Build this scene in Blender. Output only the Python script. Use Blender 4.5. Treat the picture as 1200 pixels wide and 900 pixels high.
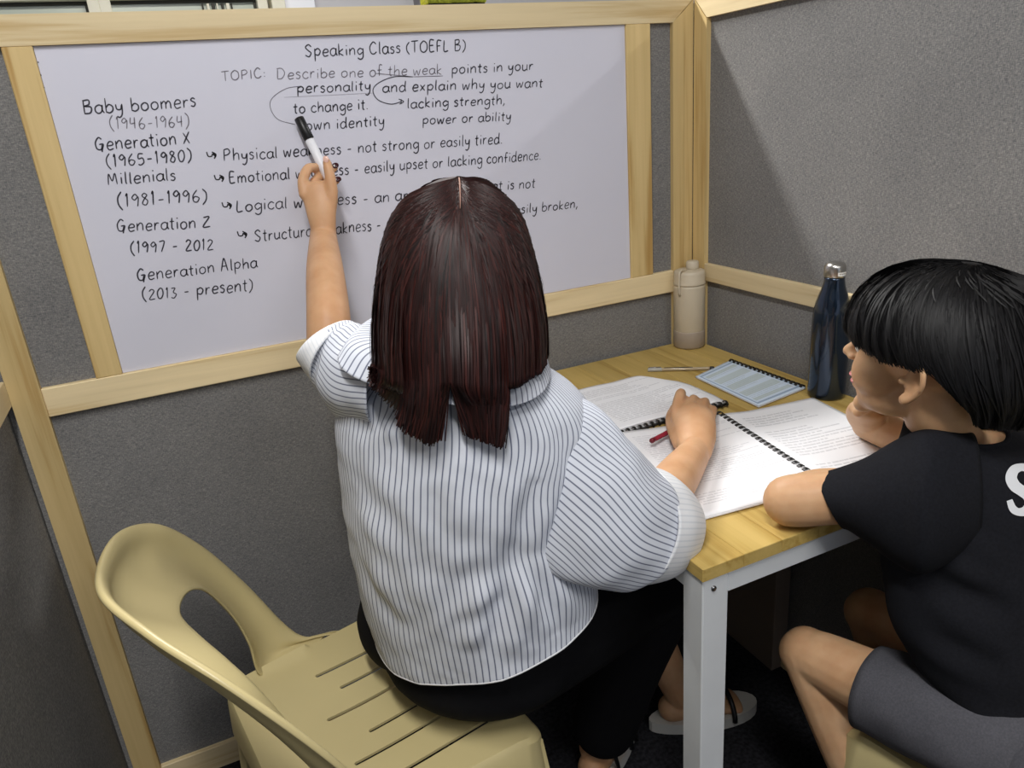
import bpy, bmesh, math, random
from mathutils import Vector, Matrix, Euler
from mathutils.bvhtree import BVHTree
from math import sin, cos, pi, radians
random.seed(7)
for o in list(bpy.data.objects): bpy.data.objects.remove(o)
SC = bpy.context.scene; COL = SC.collection
# ------------------------------------------------------------------ camera
CR = Vector((0.90377113, -0.42080608, -0.07823028)); CD = Vector((-0.2119739, -0.28126535, -0.93592568)); CF = Vector((0.37183975, 0.86244539, -0.34339941))
CC = Vector((-1.13897522, -1.46267897, 1.32438549)); FPX = 865.35
cd = bpy.data.cameras.new('camera'); cam = bpy.data.objects.new('camera', cd); COL.objects.link(cam); SC.camera = cam
M = Matrix.Identity(4)
for i in range(3):
    M[i][0] = CR[i]; M[i][1] = -CD[i]; M[i][2] = -CF[i]; M[i][3] = CC[i]
cam.matrix_world = M; cd.sensor_width = 36; cd.lens = FPX*36/1200; cd.clip_start = .02
# ------------------------------------------------------------------ world, lamps, exposure
W = bpy.data.worlds.new('room_light'); SC.world = W; W.use_nodes = True
W.node_tree.nodes['Background'].inputs[0].default_value = (.80, .87, 1, 1); W.node_tree.nodes['Background'].inputs[1].default_value = .62
SC.view_settings.view_transform = 'Standard'; SC.view_settings.look = 'None'; SC.view_settings.gamma = 1; SC.view_settings.exposure = .10
SC.view_settings.use_curve_mapping = False
CEIL = 2.75
LAMPS = [((-.75, .78), 0, 54), ((1.75, -.55), 90, 34), ((-1.25, -1.5), 90, 34), ((-.6, -2.9), 0, 20)]
def lamp_light(x, y, rz, p):
    l = bpy.data.lights.new('tube_light', 'AREA'); l.shape = 'RECTANGLE'; l.size = 1.2; l.size_y = .12; l.energy = p; l.color = (1, .985, .96)
    o = bpy.data.objects.new('tube_light', l); COL.objects.link(o); o.location = (x, y, CEIL-.13); o.rotation_euler = (0, 0, radians(rz)); return o
for (x, y), rz, p in LAMPS: lamp_light(x, y, rz, p)

def P(x, y, D):
    """point at camera distance D (along the view axis) seen at photograph pixel x, y"""
    return CC + D*(CF + CR*((x-600)/FPX) + CD*((y-450)/FPX))
def PZ(x, y, z):
    r = CF + CR*((x-600)/FPX) + CD*((y-450)/FPX); return CC + r*((z-CC.z)/r.z)
def PY(x, y, yy):
    r = CF + CR*((x-600)/FPX) + CD*((y-450)/FPX); return CC + r*((yy-CC.y)/r.y)
V = Vector
# ------------------------------------------------------------------ materials
def srgb(c):
    return tuple(((v/255)/12.92 if v/255 <= .04045 else ((v/255+.055)/1.055)**2.4) for v in c)+(1,)
class NT:
    def __init__(s, name):
        s.m = bpy.data.materials.new(name); s.m.use_nodes = True; s.t = s.m.node_tree; s.b = s.t.nodes['Principled BSDF']
    def n(s, typ, **kw):
        k = s.t.nodes.new(typ)
        for a, v in kw.items():
            if a in k.inputs.keys(): k.inputs[a].default_value = v
            else: setattr(k, a, v)
        return k
    def l(s, a, b): s.t.links.new(a, b)
    def ramp(s, fac, stops):
        r = s.n('ShaderNodeValToRGB'); e = r.color_ramp.elements
        while len(e) < len(stops): e.new(.5)
        for q, (p, c) in zip(e, stops): q.position = p; q.color = c
        s.l(fac, r.inputs[0]); return r.outputs[0]
    def bump(s, h, strength=.3, dist=.002):
        b = s.n('ShaderNodeBump'); b.inputs['Strength'].default_value = strength; b.inputs['Distance'].default_value = dist
        s.l(h, b.inputs['Height']); s.l(b.outputs[0], s.b.inputs['Normal']); return b
    def co(s, kind='Object', scale=(1, 1, 1), rot=(0, 0, 0)):
        c = s.n('ShaderNodeTexCoord'); m = s.n('ShaderNodeMapping'); m.inputs['Scale'].default_value = scale; m.inputs['Rotation'].default_value = rot
        s.l(c.outputs[kind], m.inputs[0]); return m.outputs[0]
def plain(name, c, rough=.5, metal=0, noise=0, nscale=40, spec=.5, coat=0, **kw):
    t = NT(name); t.b.inputs['Roughness'].default_value = rough; t.b.inputs['Metallic'].default_value = metal
    t.b.inputs['Specular IOR Level'].default_value = spec; t.b.inputs['Coat Weight'].default_value = coat
    col = srgb(c); k = t.n('ShaderNodeTexNoise', Scale=nscale, Detail=4.0); t.l(t.co(), k.inputs[0])
    a = tuple(v*(1-noise) for v in col[:3])+(1,); b = tuple(min(1, v*(1+noise)) for v in col[:3])+(1,)
    t.l(t.ramp(k.outputs[0], [(.3, a), (.7, b)]), t.b.inputs['Base Color'])
    for q, v in kw.items(): t.b.inputs[q].default_value = v
    return t.m
def m_fabric():
    t = NT('woven_panel_fabric'); t.b.inputs['Roughness'].default_value = .95; t.b.inputs['Specular IOR Level'].default_value = .15
    a = t.n('ShaderNodeTexNoise', Scale=1.0, Detail=2.0); t.l(t.co('Object', (160, 160, 900)), a.inputs[0])
    b = t.n('ShaderNodeTexNoise', Scale=1.0, Detail=2.0); t.l(t.co('Object', (900, 900, 200)), b.inputs[0])
    c = t.n('ShaderNodeTexNoise', Scale=4.0, Detail=5.0); t.l(t.co(), c.inputs[0])
    m = t.n('ShaderNodeMath', operation='ADD'); t.l(a.outputs[0], m.inputs[0]); t.l(b.outputs[0], m.inputs[1])
    m2 = t.n('ShaderNodeMath', operation='MULTIPLY_ADD'); t.l(c.outputs[0], m2.inputs[0]); m2.inputs[1].default_value = .35; t.l(m.outputs[0], m2.inputs[2])
    m3 = t.n('ShaderNodeMath', operation='MULTIPLY'); t.l(m2.outputs[0], m3.inputs[0]); m3.inputs[1].default_value = .42
    t.l(t.ramp(m3.outputs[0], [(.35, srgb((96, 96, 98))), (.5, srgb((125, 124, 123))), (.68, srgb((162, 159, 155)))]), t.b.inputs['Base Color'])
    t.bump(m.outputs[0], .25, .001); return t.m
def m_wood(name, base, dark, axis=2, knots=True, rough=.5):
    """pine: long grain along an axis"""
    t = NT(name); t.b.inputs['Roughness'].default_value = rough; t.b.inputs['Specular IOR Level'].default_value = .3
    sc = [26, 26, 26]; sc[axis] = 1.6
    oi = t.n('ShaderNodeObjectInfo'); c = t.n('ShaderNodeTexCoord'); ad = t.n('ShaderNodeVectorMath', operation='ADD'); sm = t.n('ShaderNodeMath', operation='MULTIPLY'); sm.inputs[1].default_value = 7.0
    t.l(oi.outputs['Random'], sm.inputs[0]); cx = t.n('ShaderNodeCombineXYZ'); [t.l(sm.outputs[0], cx.inputs[i]) for i in range(3)]
    t.l(c.outputs['Object'], ad.inputs[0]); t.l(cx.outputs[0], ad.inputs[1])
    mp = t.n('ShaderNodeMapping'); mp.inputs['Scale'].default_value = sc; t.l(ad.outputs[0], mp.inputs[0])
    n = t.n('ShaderNodeTexNoise', Scale=1.0, Detail=6.0, Distortion=.6); t.l(mp.outputs[0], n.inputs[0])
    mp2 = t.n('ShaderNodeMapping'); mp2.inputs['Scale'].default_value = [v*6 if i != axis else 4 for i, v in enumerate(sc)]; t.l(ad.outputs[0], mp2.inputs[0])
    n2 = t.n('ShaderNodeTexNoise', Scale=1.0, Detail=3.0); t.l(mp2.outputs[0], n2.inputs[0])
    mx = t.n('ShaderNodeMath', operation='MULTIPLY_ADD'); t.l(n2.outputs[0], mx.inputs[0]); mx.inputs[1].default_value = .35; t.l(n.outputs[0], mx.inputs[2])
    mm = t.n('ShaderNodeMath', operation='MULTIPLY'); t.l(mx.outputs[0], mm.inputs[0]); mm.inputs[1].default_value = .85
    mid = tuple((a+b)/2 for a, b in zip(base, dark))
    colr = t.ramp(mm.outputs[0], [(.36, srgb(dark)), (.47, srgb(mid)), (.56, srgb(base)), (.75, srgb(tuple(min(255, v+10) for v in base)))])
    hs = t.n('ShaderNodeHueSaturation'); rr = t.n('ShaderNodeMapRange'); t.l(oi.outputs['Random'], rr.inputs[0]); rr.inputs[3].default_value = .88; rr.inputs[4].default_value = 1.06
    t.l(rr.outputs[0], hs.inputs['Value']); t.l(colr, hs.inputs['Color']); t.l(hs.outputs[0], t.b.inputs['Base Color'])
    t.bump(n2.outputs[0], .15, .001); return t.m
def m_skin(name, c, deep):
    t = NT(name); t.b.inputs['Roughness'].default_value = .48; t.b.inputs['Specular IOR Level'].default_value = .35
    t.b.inputs['Subsurface Weight'].default_value = .15; t.b.inputs['Subsurface Radius'].default_value = (.8, .3, .15); t.b.inputs['Subsurface Scale'].default_value = .008
    n = t.n('ShaderNodeTexNoise', Scale=22.0, Detail=5.0); t.l(t.co(), n.inputs[0])
    t.l(t.ramp(n.outputs[0], [(.3, srgb(deep)), (.65, srgb(c))]), t.b.inputs['Base Color'])
    n2 = t.n('ShaderNodeTexNoise', Scale=500.0, Detail=2.0); t.l(t.co(), n2.inputs[0]); t.bump(n2.outputs[0], .12, .0006); return t.m
def m_stripes(name, period, duty=.24, soft=.05, base=(208, 212, 222), line=(52, 60, 88)):
    t = NT(name); t.b.inputs['Roughness'].default_value = .8; t.b.inputs['Specular IOR Level'].default_value = .2
    u = t.n('ShaderNodeUVMap'); u.uv_map = 'UVMap'; s = t.n('ShaderNodeSeparateXYZ'); t.l(u.outputs[0], s.inputs[0])
    d = t.n('ShaderNodeMath', operation='DIVIDE'); t.l(s.outputs[0], d.inputs[0]); d.inputs[1].default_value = period
    f = t.n('ShaderNodeMath', operation='FRACT'); t.l(d.outputs[0], f.inputs[0])
    t.l(t.ramp(f.outputs[0], [(0, srgb(base)), (.5-duty/2-soft, srgb(base)), (.5-duty/2+soft, srgb(line)), (.5+duty/2-soft, srgb(line)), (.5+duty/2+soft, srgb(base))]), t.b.inputs['Base Color'])
    n = t.n('ShaderNodeTexNoise', Scale=700.0, Detail=2.0); t.l(t.co(), n.inputs[0]); t.bump(n.outputs[0], .2, .0006); return t.m
def m_hair(name, a, b, c, rough=.38):
    t = NT(name); t.b.inputs['Roughness'].default_value = rough; t.b.inputs['Specular IOR Level'].default_value = .26
    u = t.n('ShaderNodeUVMap'); u.uv_map = 'UVMap'; s = t.n('ShaderNodeSeparateXYZ'); t.l(u.outputs[0], s.inputs[0])
    n = t.n('ShaderNodeTexNoise', Scale=300.0, Detail=2.0); n.noise_dimensions = '1D'; t.l(s.outputs[0], n.inputs['W'])
    t.l(t.ramp(n.outputs[0], [(.3, srgb(a)), (.5, srgb(b)), (.75, srgb(c))]), t.b.inputs['Base Color']); return t.m
def m_page(name, base=(238, 239, 243), ink=(150, 152, 160), rows=34., seed=0., margin=.12, blue=False):
    """printed text lines from UV: rows of grey words with ragged ends, a few blank gaps"""
    t = NT(name); t.b.inputs['Roughness'].default_value = .75; t.b.inputs['Specular IOR Level'].default_value = .2
    u = t.n('ShaderNodeUVMap'); u.uv_map = 'UVMap'; s = t.n('ShaderNodeSeparateXYZ'); t.l(u.outputs[0], s.inputs[0])
    def mth(op, a, b=None, c=None):
        k = t.n('ShaderNodeMath', operation=op)
        for i, v in enumerate((a, b, c)):
            if v is None: continue
            if isinstance(v, (int, float)): k.inputs[i].default_value = v
            else: t.l(v, k.inputs[i])
        return k.outputs[0]
    r = mth('MULTIPLY', s.outputs[1], rows); row = mth('FLOOR', r); fr = mth('SUBTRACT', r, row)
    line = mth('LESS_THAN', mth('ABSOLUTE', mth('SUBTRACT', fr, .5)), .2)
    cx = t.n('ShaderNodeCombineXYZ'); t.l(mth('MULTIPLY', s.outputs[0], 42.), cx.inputs[0]); t.l(mth('ADD', row, seed), cx.inputs[1])
    wn = t.n('ShaderNodeTexNoise', Scale=1.0, Detail=3.0); t.l(cx.outputs[0], wn.inputs[0]); words = mth('GREATER_THAN', wn.outputs[0], .44)
    rn = t.n('ShaderNodeTexWhiteNoise'); rn.noise_dimensions = '1D'; t.l(mth('ADD', row, seed*3.7), rn.inputs['W'])
    end = mth('LESS_THAN', s.outputs[0], mth('MULTIPLY_ADD', rn.outputs[0], .45, .52)); start = mth('GREATER_THAN', s.outputs[0], margin)
    gap = t.n('ShaderNodeTexNoise', Scale=6.0, Detail=1.0); gap.noise_dimensions = '1D'; t.l(mth('MULTIPLY_ADD', row, 1/rows, seed), gap.inputs['W'])
    on = mth('GREATER_THAN', gap.outputs[0], .42); top = mth('LESS_THAN', mth('ABSOLUTE', mth('SUBTRACT', s.outputs[1], .5)), .41)
    m = line
    for k in (words, end, start, on, top): m = mth('MULTIPLY', m, k)
    mx = t.n('ShaderNodeMix', data_type='RGBA'); t.l(mth('MULTIPLY', m, .4), mx.inputs[0]); mx.inputs[6].default_value = srgb(base); mx.inputs[7].default_value = srgb(ink)
    out = mx.outputs[2]
    if blue:
        bd = mth('MAXIMUM', mth('ABSOLUTE', mth('SUBTRACT', s.outputs[0], .5)), mth('ABSOLUTE', mth('SUBTRACT', s.outputs[1], .5)))
        ring = mth('MULTIPLY', mth('GREATER_THAN', bd, .43), mth('LESS_THAN', bd, .46))
        sh = mth('MULTIPLY', mth('LESS_THAN', mth('ABSOLUTE', mth('SUBTRACT', mth('FRACT', mth('MULTIPLY', s.outputs[1], 5.)), .5)), .3), mth('LESS_THAN', bd, .40))
        q = t.n('ShaderNodeMix', data_type='RGBA'); t.l(mth('MULTIPLY', sh, .6), q.inputs[0]); t.l(out, q.inputs[6]); q.inputs[7].default_value = srgb((178, 190, 186))
        q2 = t.n('ShaderNodeMix', data_type='RGBA'); t.l(mth('MULTIPLY', ring, .8), q2.inputs[0]); t.l(q.outputs[2], q2.inputs[6]); q2.inputs[7].default_value = srgb((134, 156, 184)); out = q2.outputs[2]
    t.l(out, t.b.inputs['Base Color']); return t.m

FAB = m_fabric()
PINE = [m_wood('pine_grain_x', (226, 206, 164), (198, 168, 116), 0), m_wood('pine_grain_y', (226, 206, 164), (198, 168, 116), 1), m_wood('pine_grain_z', (208, 182, 128), (176, 140, 82), 2)]
TOPW = m_wood('table_plank', (190, 162, 94), (160, 128, 62), 1, rough=.42)
WHITEM = plain('white_paint', (214, 217, 220), .45, noise=.03, nscale=15)
BOARD = plain('whiteboard_gloss', (214, 214, 227), .30, noise=.015, nscale=5, spec=.4)
INK = plain('black_marker_ink', (30, 28, 34), .6, noise=.1); INK2 = plain('faded_marker_ink', (112, 108, 118), .7, noise=.25, nscale=60)
INKB = plain('blue_black_ink', (48, 46, 58), .6, noise=.2, nscale=60)
CREAM = plain('cream_plastic', (198, 183, 134), .34, noise=.02, nscale=8, spec=.45)
SKIN_W = m_skin('skin_woman', (210, 166, 128), (196, 148, 108)); SKIN_B = m_skin('skin_boy', (208, 168, 130), (192, 148, 110))
SHIRT = m_stripes('navy_pinstripe_cotton', .0086, .17, .08, line=(56, 64, 96))
CUFFM = m_stripes('cuff_inside_cotton', .0075, .2, .12, base=(222, 223, 226), line=(200, 204, 210))
BLACKC = plain('black_skirt_cloth', (15, 15, 18), .9, noise=.15, nscale=90, spec=.15)
TEE = plain('black_tshirt_cloth', (24, 25, 30), .92, noise=.2, nscale=300, spec=.15)
GREYC = plain('grey_shorts_cloth', (82, 82, 88), .95, noise=.15, nscale=400, spec=.1)
HAIR_W = m_hair('dark_red_brown_hair', (20, 11, 11), (42, 22, 21), (66, 30, 26), .5)
HAIR_B = m_hair('black_hair', (8, 8, 9), (13, 12, 14), (22, 21, 23), .55)
BLK = plain('black_plastic', (18, 18, 20), .4); PAPER = plain('plain_paper', (236, 237, 240), .8, noise=.01)
CARPET = plain('dark_carpet', (46, 46, 50), 1, noise=.5, nscale=120, spec=.05)

# ------------------------------------------------------------------ object helpers
def link(name, me, mat=None, parent=None, smooth=False):
    o = bpy.data.objects.new(name, me); COL.objects.link(o)
    if mat is not None: me.materials.append(mat)
    if smooth:
        for p in me.polygons: p.use_smooth = True
    if parent is not None:
        o.parent = parent; o.matrix_parent_inverse = parent.matrix_basis.inverted()
    return o
def tag(o, label=None, cat=None, group=None, kind=None):
    for k, v in (('label', label), ('category', cat), ('group', group), ('kind', kind)):
        if v: o[k] = v
    return o
def empty(name, loc=(0, 0, 0), rz=0):
    o = bpy.data.objects.new(name, None); COL.objects.link(o); o.location = loc; o.rotation_euler = (0, 0, rz); o.empty_display_size = .05
    return o
def bm_obj(name, bm, mat, parent=None, smooth=False):
    me = bpy.data.meshes.new(name); bmesh.ops.recalc_face_normals(bm, faces=bm.faces); bm.to_mesh(me); bm.free(); return link(name, me, mat, parent, smooth)
def box(name, lo, hi, mat, parent=None, bev=.0015, bm=None):
    own = bm is None
    if own: bm = bmesh.new()
    vs = [bm.verts.new((x, y, z)) for z in (lo[2], hi[2]) for y in (lo[1], hi[1]) for x in (lo[0], hi[0])]
    fs = [bm.faces.new([vs[i] for i in f]) for f in ((0, 2, 3, 1), (4, 5, 7, 6), (0, 1, 5, 4), (2, 6, 7, 3), (0, 4, 6, 2), (1, 3, 7, 5))]
    if own:
        if bev: bmesh.ops.bevel(bm, geom=list(bm.edges), offset=bev, segments=1, affect='EDGES')
        return bm_obj(name, bm, mat, parent)
def prism(name, pts2, axis, a, b, mat, parent=None):
    """polygon in the plane normal to axis, extruded from a to b"""
    bm = bmesh.new(); rs = []
    for t in (a, b):
        r = []
        for u, v in pts2:
            c = [u, v]; c.insert(axis, t); r.append(bm.verts.new(c))
        rs.append(r)
    n = len(pts2); bm.faces.new(rs[0]); bm.faces.new(rs[1])
    for i in range(n): bm.faces.new((rs[0][i], rs[0][(i+1) % n], rs[1][(i+1) % n], rs[1][i]))
    return bm_obj(name, bm, mat, parent)
def tube_bm(bm, pts, r, seg=8, cap=True, closed=False):
    pts = [V(p) for p in pts]; n = len(pts); rings = []
    rr = r if isinstance(r, (list, tuple)) else [r]*n
    up = V((0, 0, 1)); prev = None
    for i, p in enumerate(pts):
        t = (pts[(i+1) % n]-pts[i-1]) if closed else (pts[min(i+1, n-1)]-pts[max(i-1, 0)])
        if t.length < 1e-9: t = V((0, 0, 1))
        t.normalize()
        if prev is None:
            a = t.cross(up)
            if a.length < .05: a = t.cross(V((1, 0, 0)))
        else: a = prev - t*prev.dot(t)
        a.normalize(); prev = a; b = t.cross(a)
        rings.append([bm.verts.new(p+(a*cos(2*pi*k/seg)+b*sin(2*pi*k/seg))*rr[i]) for k in range(seg)])
    for i in range(n if closed else n-1):
        A, B = rings[i], rings[(i+1) % n]
        for k in range(seg): bm.faces.new((A[k], A[(k+1) % seg], B[(k+1) % seg], B[k]))
    if cap and not closed: bm.faces.new(rings[0]); bm.faces.new(rings[-1])
def tube(name, pts, r, mat, parent=None, seg=10, closed=False):
    bm = bmesh.new(); tube_bm(bm, pts, r, seg, True, closed); return bm_obj(name, bm, mat, parent, True)
def lathe(name, prof, mat, parent=None, seg=48, loc=(0, 0, 0), smooth=True, dent=None):
    bm = bmesh.new(); rings = []
    for r, z in prof:
        ring = []
        for k in range(seg):
            a = 2*pi*k/seg; q = r
            if dent: q = dent(r, z, a)
            ring.append(bm.verts.new((loc[0]+q*cos(a), loc[1]+q*sin(a), loc[2]+z)))
        rings.append(ring)
    for A, B in zip(rings, rings[1:]):
        for k in range(seg): bm.faces.new((A[k], A[(k+1) % seg], B[(k+1) % seg], B[k]))
    bm.faces.new(rings[0]); bm.faces.new(rings[-1])
    o = bm_obj(name, bm, mat, parent, smooth)
    return o
def catmull(pts, n=6, closed=False):
    pts = [V(p) for p in pts]; out = []; m = len(pts)
    if m < 3 and not closed:
        return [pts[0].lerp(pts[-1], i/n) for i in range(n+1)]
    for i in range(m if closed else m-1):
        p0 = pts[i-1] if (closed or i > 0) else pts[0]*2-pts[1]
        p1 = pts[i]; p2 = pts[(i+1) % m]; p3 = pts[(i+2) % m] if (closed or i+2 < m) else p2*2-p1
        for k in range(n):
            t = k/n
            out.append(.5*((2*p1)+(p2-p0)*t+(2*p0-5*p1+4*p2-p3)*t*t+(3*p1-p0-3*p2+p3)*t**3))
    if not closed: out.append(pts[-1].copy())
    return out
def modmesh(o, mods):
    """apply modifiers: list of (type, dict)"""
    for typ, kw in mods:
        m = o.modifiers.new(typ, typ)
        for k, v in kw.items(): setattr(m, k, v)
    dg = bpy.context.evaluated_depsgraph_get(); dg.update(); me = bpy.data.meshes.new_from_object(o.evaluated_get(dg)); old = o.data; o.modifiers.clear(); o.data = me; me.name = old.name
    bpy.data.meshes.remove(old); return o
# --- soft-body builder: tapered limbs and ellipsoids melted into one continuous surface
def bm_limb(bm, pts, rad, seg=16, flat=None):
    """limb through points with radii (floats or (ra, rb)); flat = direction for the second radius"""
    pts = [V(p) for p in pts]; R = [(r, r) if not isinstance(r, tuple) else r for r in rad]
    # densify
    P2, R2 = [], []; n = len(pts)
    rv = [V((a, b, 0)) for a, b in R]
    cp = catmull(pts, 6) if n > 2 else [pts[0].lerp(pts[1], k/6) for k in range(7)]
    cr = catmull(rv, 6) if n > 2 else [rv[0].lerp(rv[1], k/6) for k in range(7)]
    P2 = list(cp); R2 = [(max(.0012, r.x), max(.0012, r.y)) for r in cr]
    # rounded ends
    def endcap(p, q, r):
        d = (p-q).normalized(); o = []
        for a in (.35, .65, .88, .985): o.append((p+d*a*min(r), (r[0]*math.sqrt(1-a*a), r[1]*math.sqrt(1-a*a))))
        return o
    s = endcap(P2[0], P2[1], R2[0])[::-1]; e = endcap(P2[-1], P2[-2], R2[-1])
    P2 = [a for a, _ in s]+P2+[a for a, _ in e]; R2 = [b for _, b in s]+R2+[b for _, b in e]
    prev = V(flat) if flat is not None else None; rings = []
    for i, p in enumerate(P2):
        t = (P2[min(i+1, len(P2)-1)]-P2[max(i-1, 0)]).normalized()
        a = (prev-t*prev.dot(t)) if prev is not None else t.cross(V((0, 0, 1)))
        if a.length < .03: a = t.cross(V((.3, 1, .2)))
        a.normalize(); prev = a; b = t.cross(a)
        rings.append([bm.verts.new(p+a*cos(2*pi*k/seg)*R2[i][0]+b*sin(2*pi*k/seg)*R2[i][1]) for k in range(seg)])
    for A, B in zip(rings, rings[1:]):
        for k in range(seg): bm.faces.new((A[k], A[(k+1) % seg], B[(k+1) % seg], B[k]))
    bm.faces.new(rings[0][::-1]); bm.faces.new(rings[-1])
def bm_ell(bm, c, r, mat3=None):
    q = bmesh.ops.create_uvsphere(bm, u_segments=24, v_segments=16, radius=1)['verts']; m3 = mat3 or Matrix.Identity(3)
    for v in q: v.co = V(c)+m3@V((v.co.x*r[0], v.co.y*r[1], v.co.z*r[2]))
def melt(name, bm, mat, parent, voxel=.0035, smooth=6, sub=False):
    bmesh.ops.recalc_face_normals(bm, faces=bm.faces)
    me = bpy.data.meshes.new(name); bm.to_mesh(me); bm.free(); o = link(name, me, mat, None)
    modmesh(o, [('REMESH', dict(mode='VOXEL', voxel_size=voxel, use_smooth_shade=True)), ('SMOOTH', dict(factor=.5, iterations=smooth))])
    if len(o.data.materials) == 0: o.data.materials.append(mat)
    for p in o.data.polygons: p.use_smooth = True
    if parent is not None: o.parent = parent; o.matrix_parent_inverse = parent.matrix_basis.inverted()
    return o
# --- cloth loft: rings given by left point, right point, depth vector and roundness; UV u in metres around, v in metres along
def loft(name, rings, mat, parent, nu=120, nv=10, thick=.0022, disp=None, uvmode='around', closed_end=False, usc=None, dense=True):
    """rings: list of (L, R, bvec[, exponent]); ring point = c + a cos + b sin"""
    C = [(V(r[0])+V(r[1]))/2 for r in rings]; A = [(V(r[1])-V(r[0]))/2 for r in rings]; B = [V(r[2]) for r in rings]
    C2, A2, B2 = catmull(C, nv), catmull(A, nv), catmull(B, nv)
    n = len(C2); bm = bmesh.new(); uv = bm.loops.layers.uv.new('UVMap'); G = []
    vlen = [0]
    for i in range(1, n): vlen.append(vlen[-1]+(C2[i]-C2[i-1]).length)
    circ = usc if usc else max(pi*(3*(a.length+b.length)-math.sqrt((3*a.length+b.length)*(a.length+3*b.length))) for a, b in zip(A2, B2))
    for i in range(n):
        row = []
        for k in range(nu):
            th = 2*pi*k/nu; p = C2[i]+A2[i]*cos(th)+B2[i]*sin(th)
            if disp:
                nn = (A2[i].normalized()*cos(th)+B2[i].normalized()*sin(th)).normalized(); p = p+nn*disp(k/nu, i/(n-1), p)
            row.append(bm.verts.new(p))
        G.append(row)
    for i in range(n-1):
        for k in range(nu):
            f = bm.faces.new((G[i][k], G[i][(k+1) % nu], G[i+1][(k+1) % nu], G[i+1][k])); f.smooth = True
            for lp, (kk, ii) in zip(f.loops, ((k, i), (k+1, i), (k+1, i+1), (k, i+1))): lp[uv].uv = (kk/nu*circ, vlen[ii]) if uvmode == 'around' else (vlen[ii], kk/nu*circ)
    if closed_end:
        f = bm.faces.new(G[-1]); f.smooth = True
    me = bpy.data.meshes.new(name); bm.normal_update(); bm.to_mesh(me); bm.free(); o = link(name, me, mat, parent, True)
    if thick:
        m = o.modifiers.new('cloth_thickness', 'SOLIDIFY'); m.thickness = thick; m.offset = 0
    return o
def bump1(x, c, w): return math.exp(-((x-c)/w)**2)
# ================================================================== STRUCTURE
H0, H1 = 1.482, 1.527
def wallbox(name, lo, hi, mat=FAB, parent=None, bev=0):
    o = box(name, lo, hi, mat, parent, bev)
    if parent is None: tag(o, kind='structure')
    return o
tag(box('floor', (-6, -6, -.02), (6, 4, 0), CARPET, None, 0), kind='structure')
tag(box('ceiling', (-6, -6, CEIL), (6, 4, CEIL+.03), plain('ceiling_paint', (228, 228, 226), .9), None, 0), kind='structure')
wb = wallbox('wall_back', (-1.49, .011, 0), (.05, .038, 1.52))
prism('top_rail', [(-1.50, H0), (-.056, H0), (-.002, H1), (-1.50, H1)], 1, 0, .05, PINE[0], wb)
prism('post', [(-.056, .0), (-.026, .0), (-.026, H1-.022), (-.056, H0)], 1, 0, .05, PINE[2], wb)
prism('post', [(-.0245, .0), (.0, .0), (.0, H1), (-.0245, H1-.021)], 1, .0015, .05, PINE[2], wb)
box('middle_rail', (-1.407, -.001, .882), (-.056, .05, .935), PINE[0], wb)
box('stile', (-1.319, 0, .935), (-1.276, .05, H0), PINE[2], wb); box('stile', (-.1765, 0, .935), (-.115, .05, H0), PINE[2], wb)
box('bottom_rail', (-1.407, 0, 0), (-.056, .05, .06), PINE[0], wb)
wr = wallbox('wall_right', (.012, -2.4, 0), (.038, .01, 1.52))
prism('post', [(-.044, 0), (-.001, 0), (-.001, H1), (-.044, H0)], 0, 0, .05, PINE[2], wr)
prism('top_rail', [(-2.4, H0+.003), (-.044, H0+.003), (-.001, H1+.003), (-2.4, H1+.003)], 0, 0, .05, PINE[1], wr)
box('middle_rail', (0, -2.4, .908), (.05, -.044, .950), PINE[1], wr)
box('bottom_rail', (-.016, -2.4, 0), (.05, -.046, .072), PINE[1], wr)
box('stud', (-.045, -.372, 0), (.0, -.20, .69), plain('grey_brown_board', (128, 114, 102), .6), wr)
wl = wallbox('wall_left', (-1.49, -2.4, 0), (-1.466, .011, 1.52))
prism('post', [(-1.455, -.003), (-1.407, -.003), (-1.407, .05), (-1.455, .05)], 2, 0, H0, PINE[2], wl)
box('middle_rail', (-1.50, -2.4, .915), (-1.455, -.003, .962), PINE[1], wl); box('top_rail', (-1.50, -2.4, H0), (-1.455, -.003, H1), PINE[1], wl)
box('bottom_rail', (-1.50, -2.4, 0), (-1.455, -.003, .06), PINE[1], wl)
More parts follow.
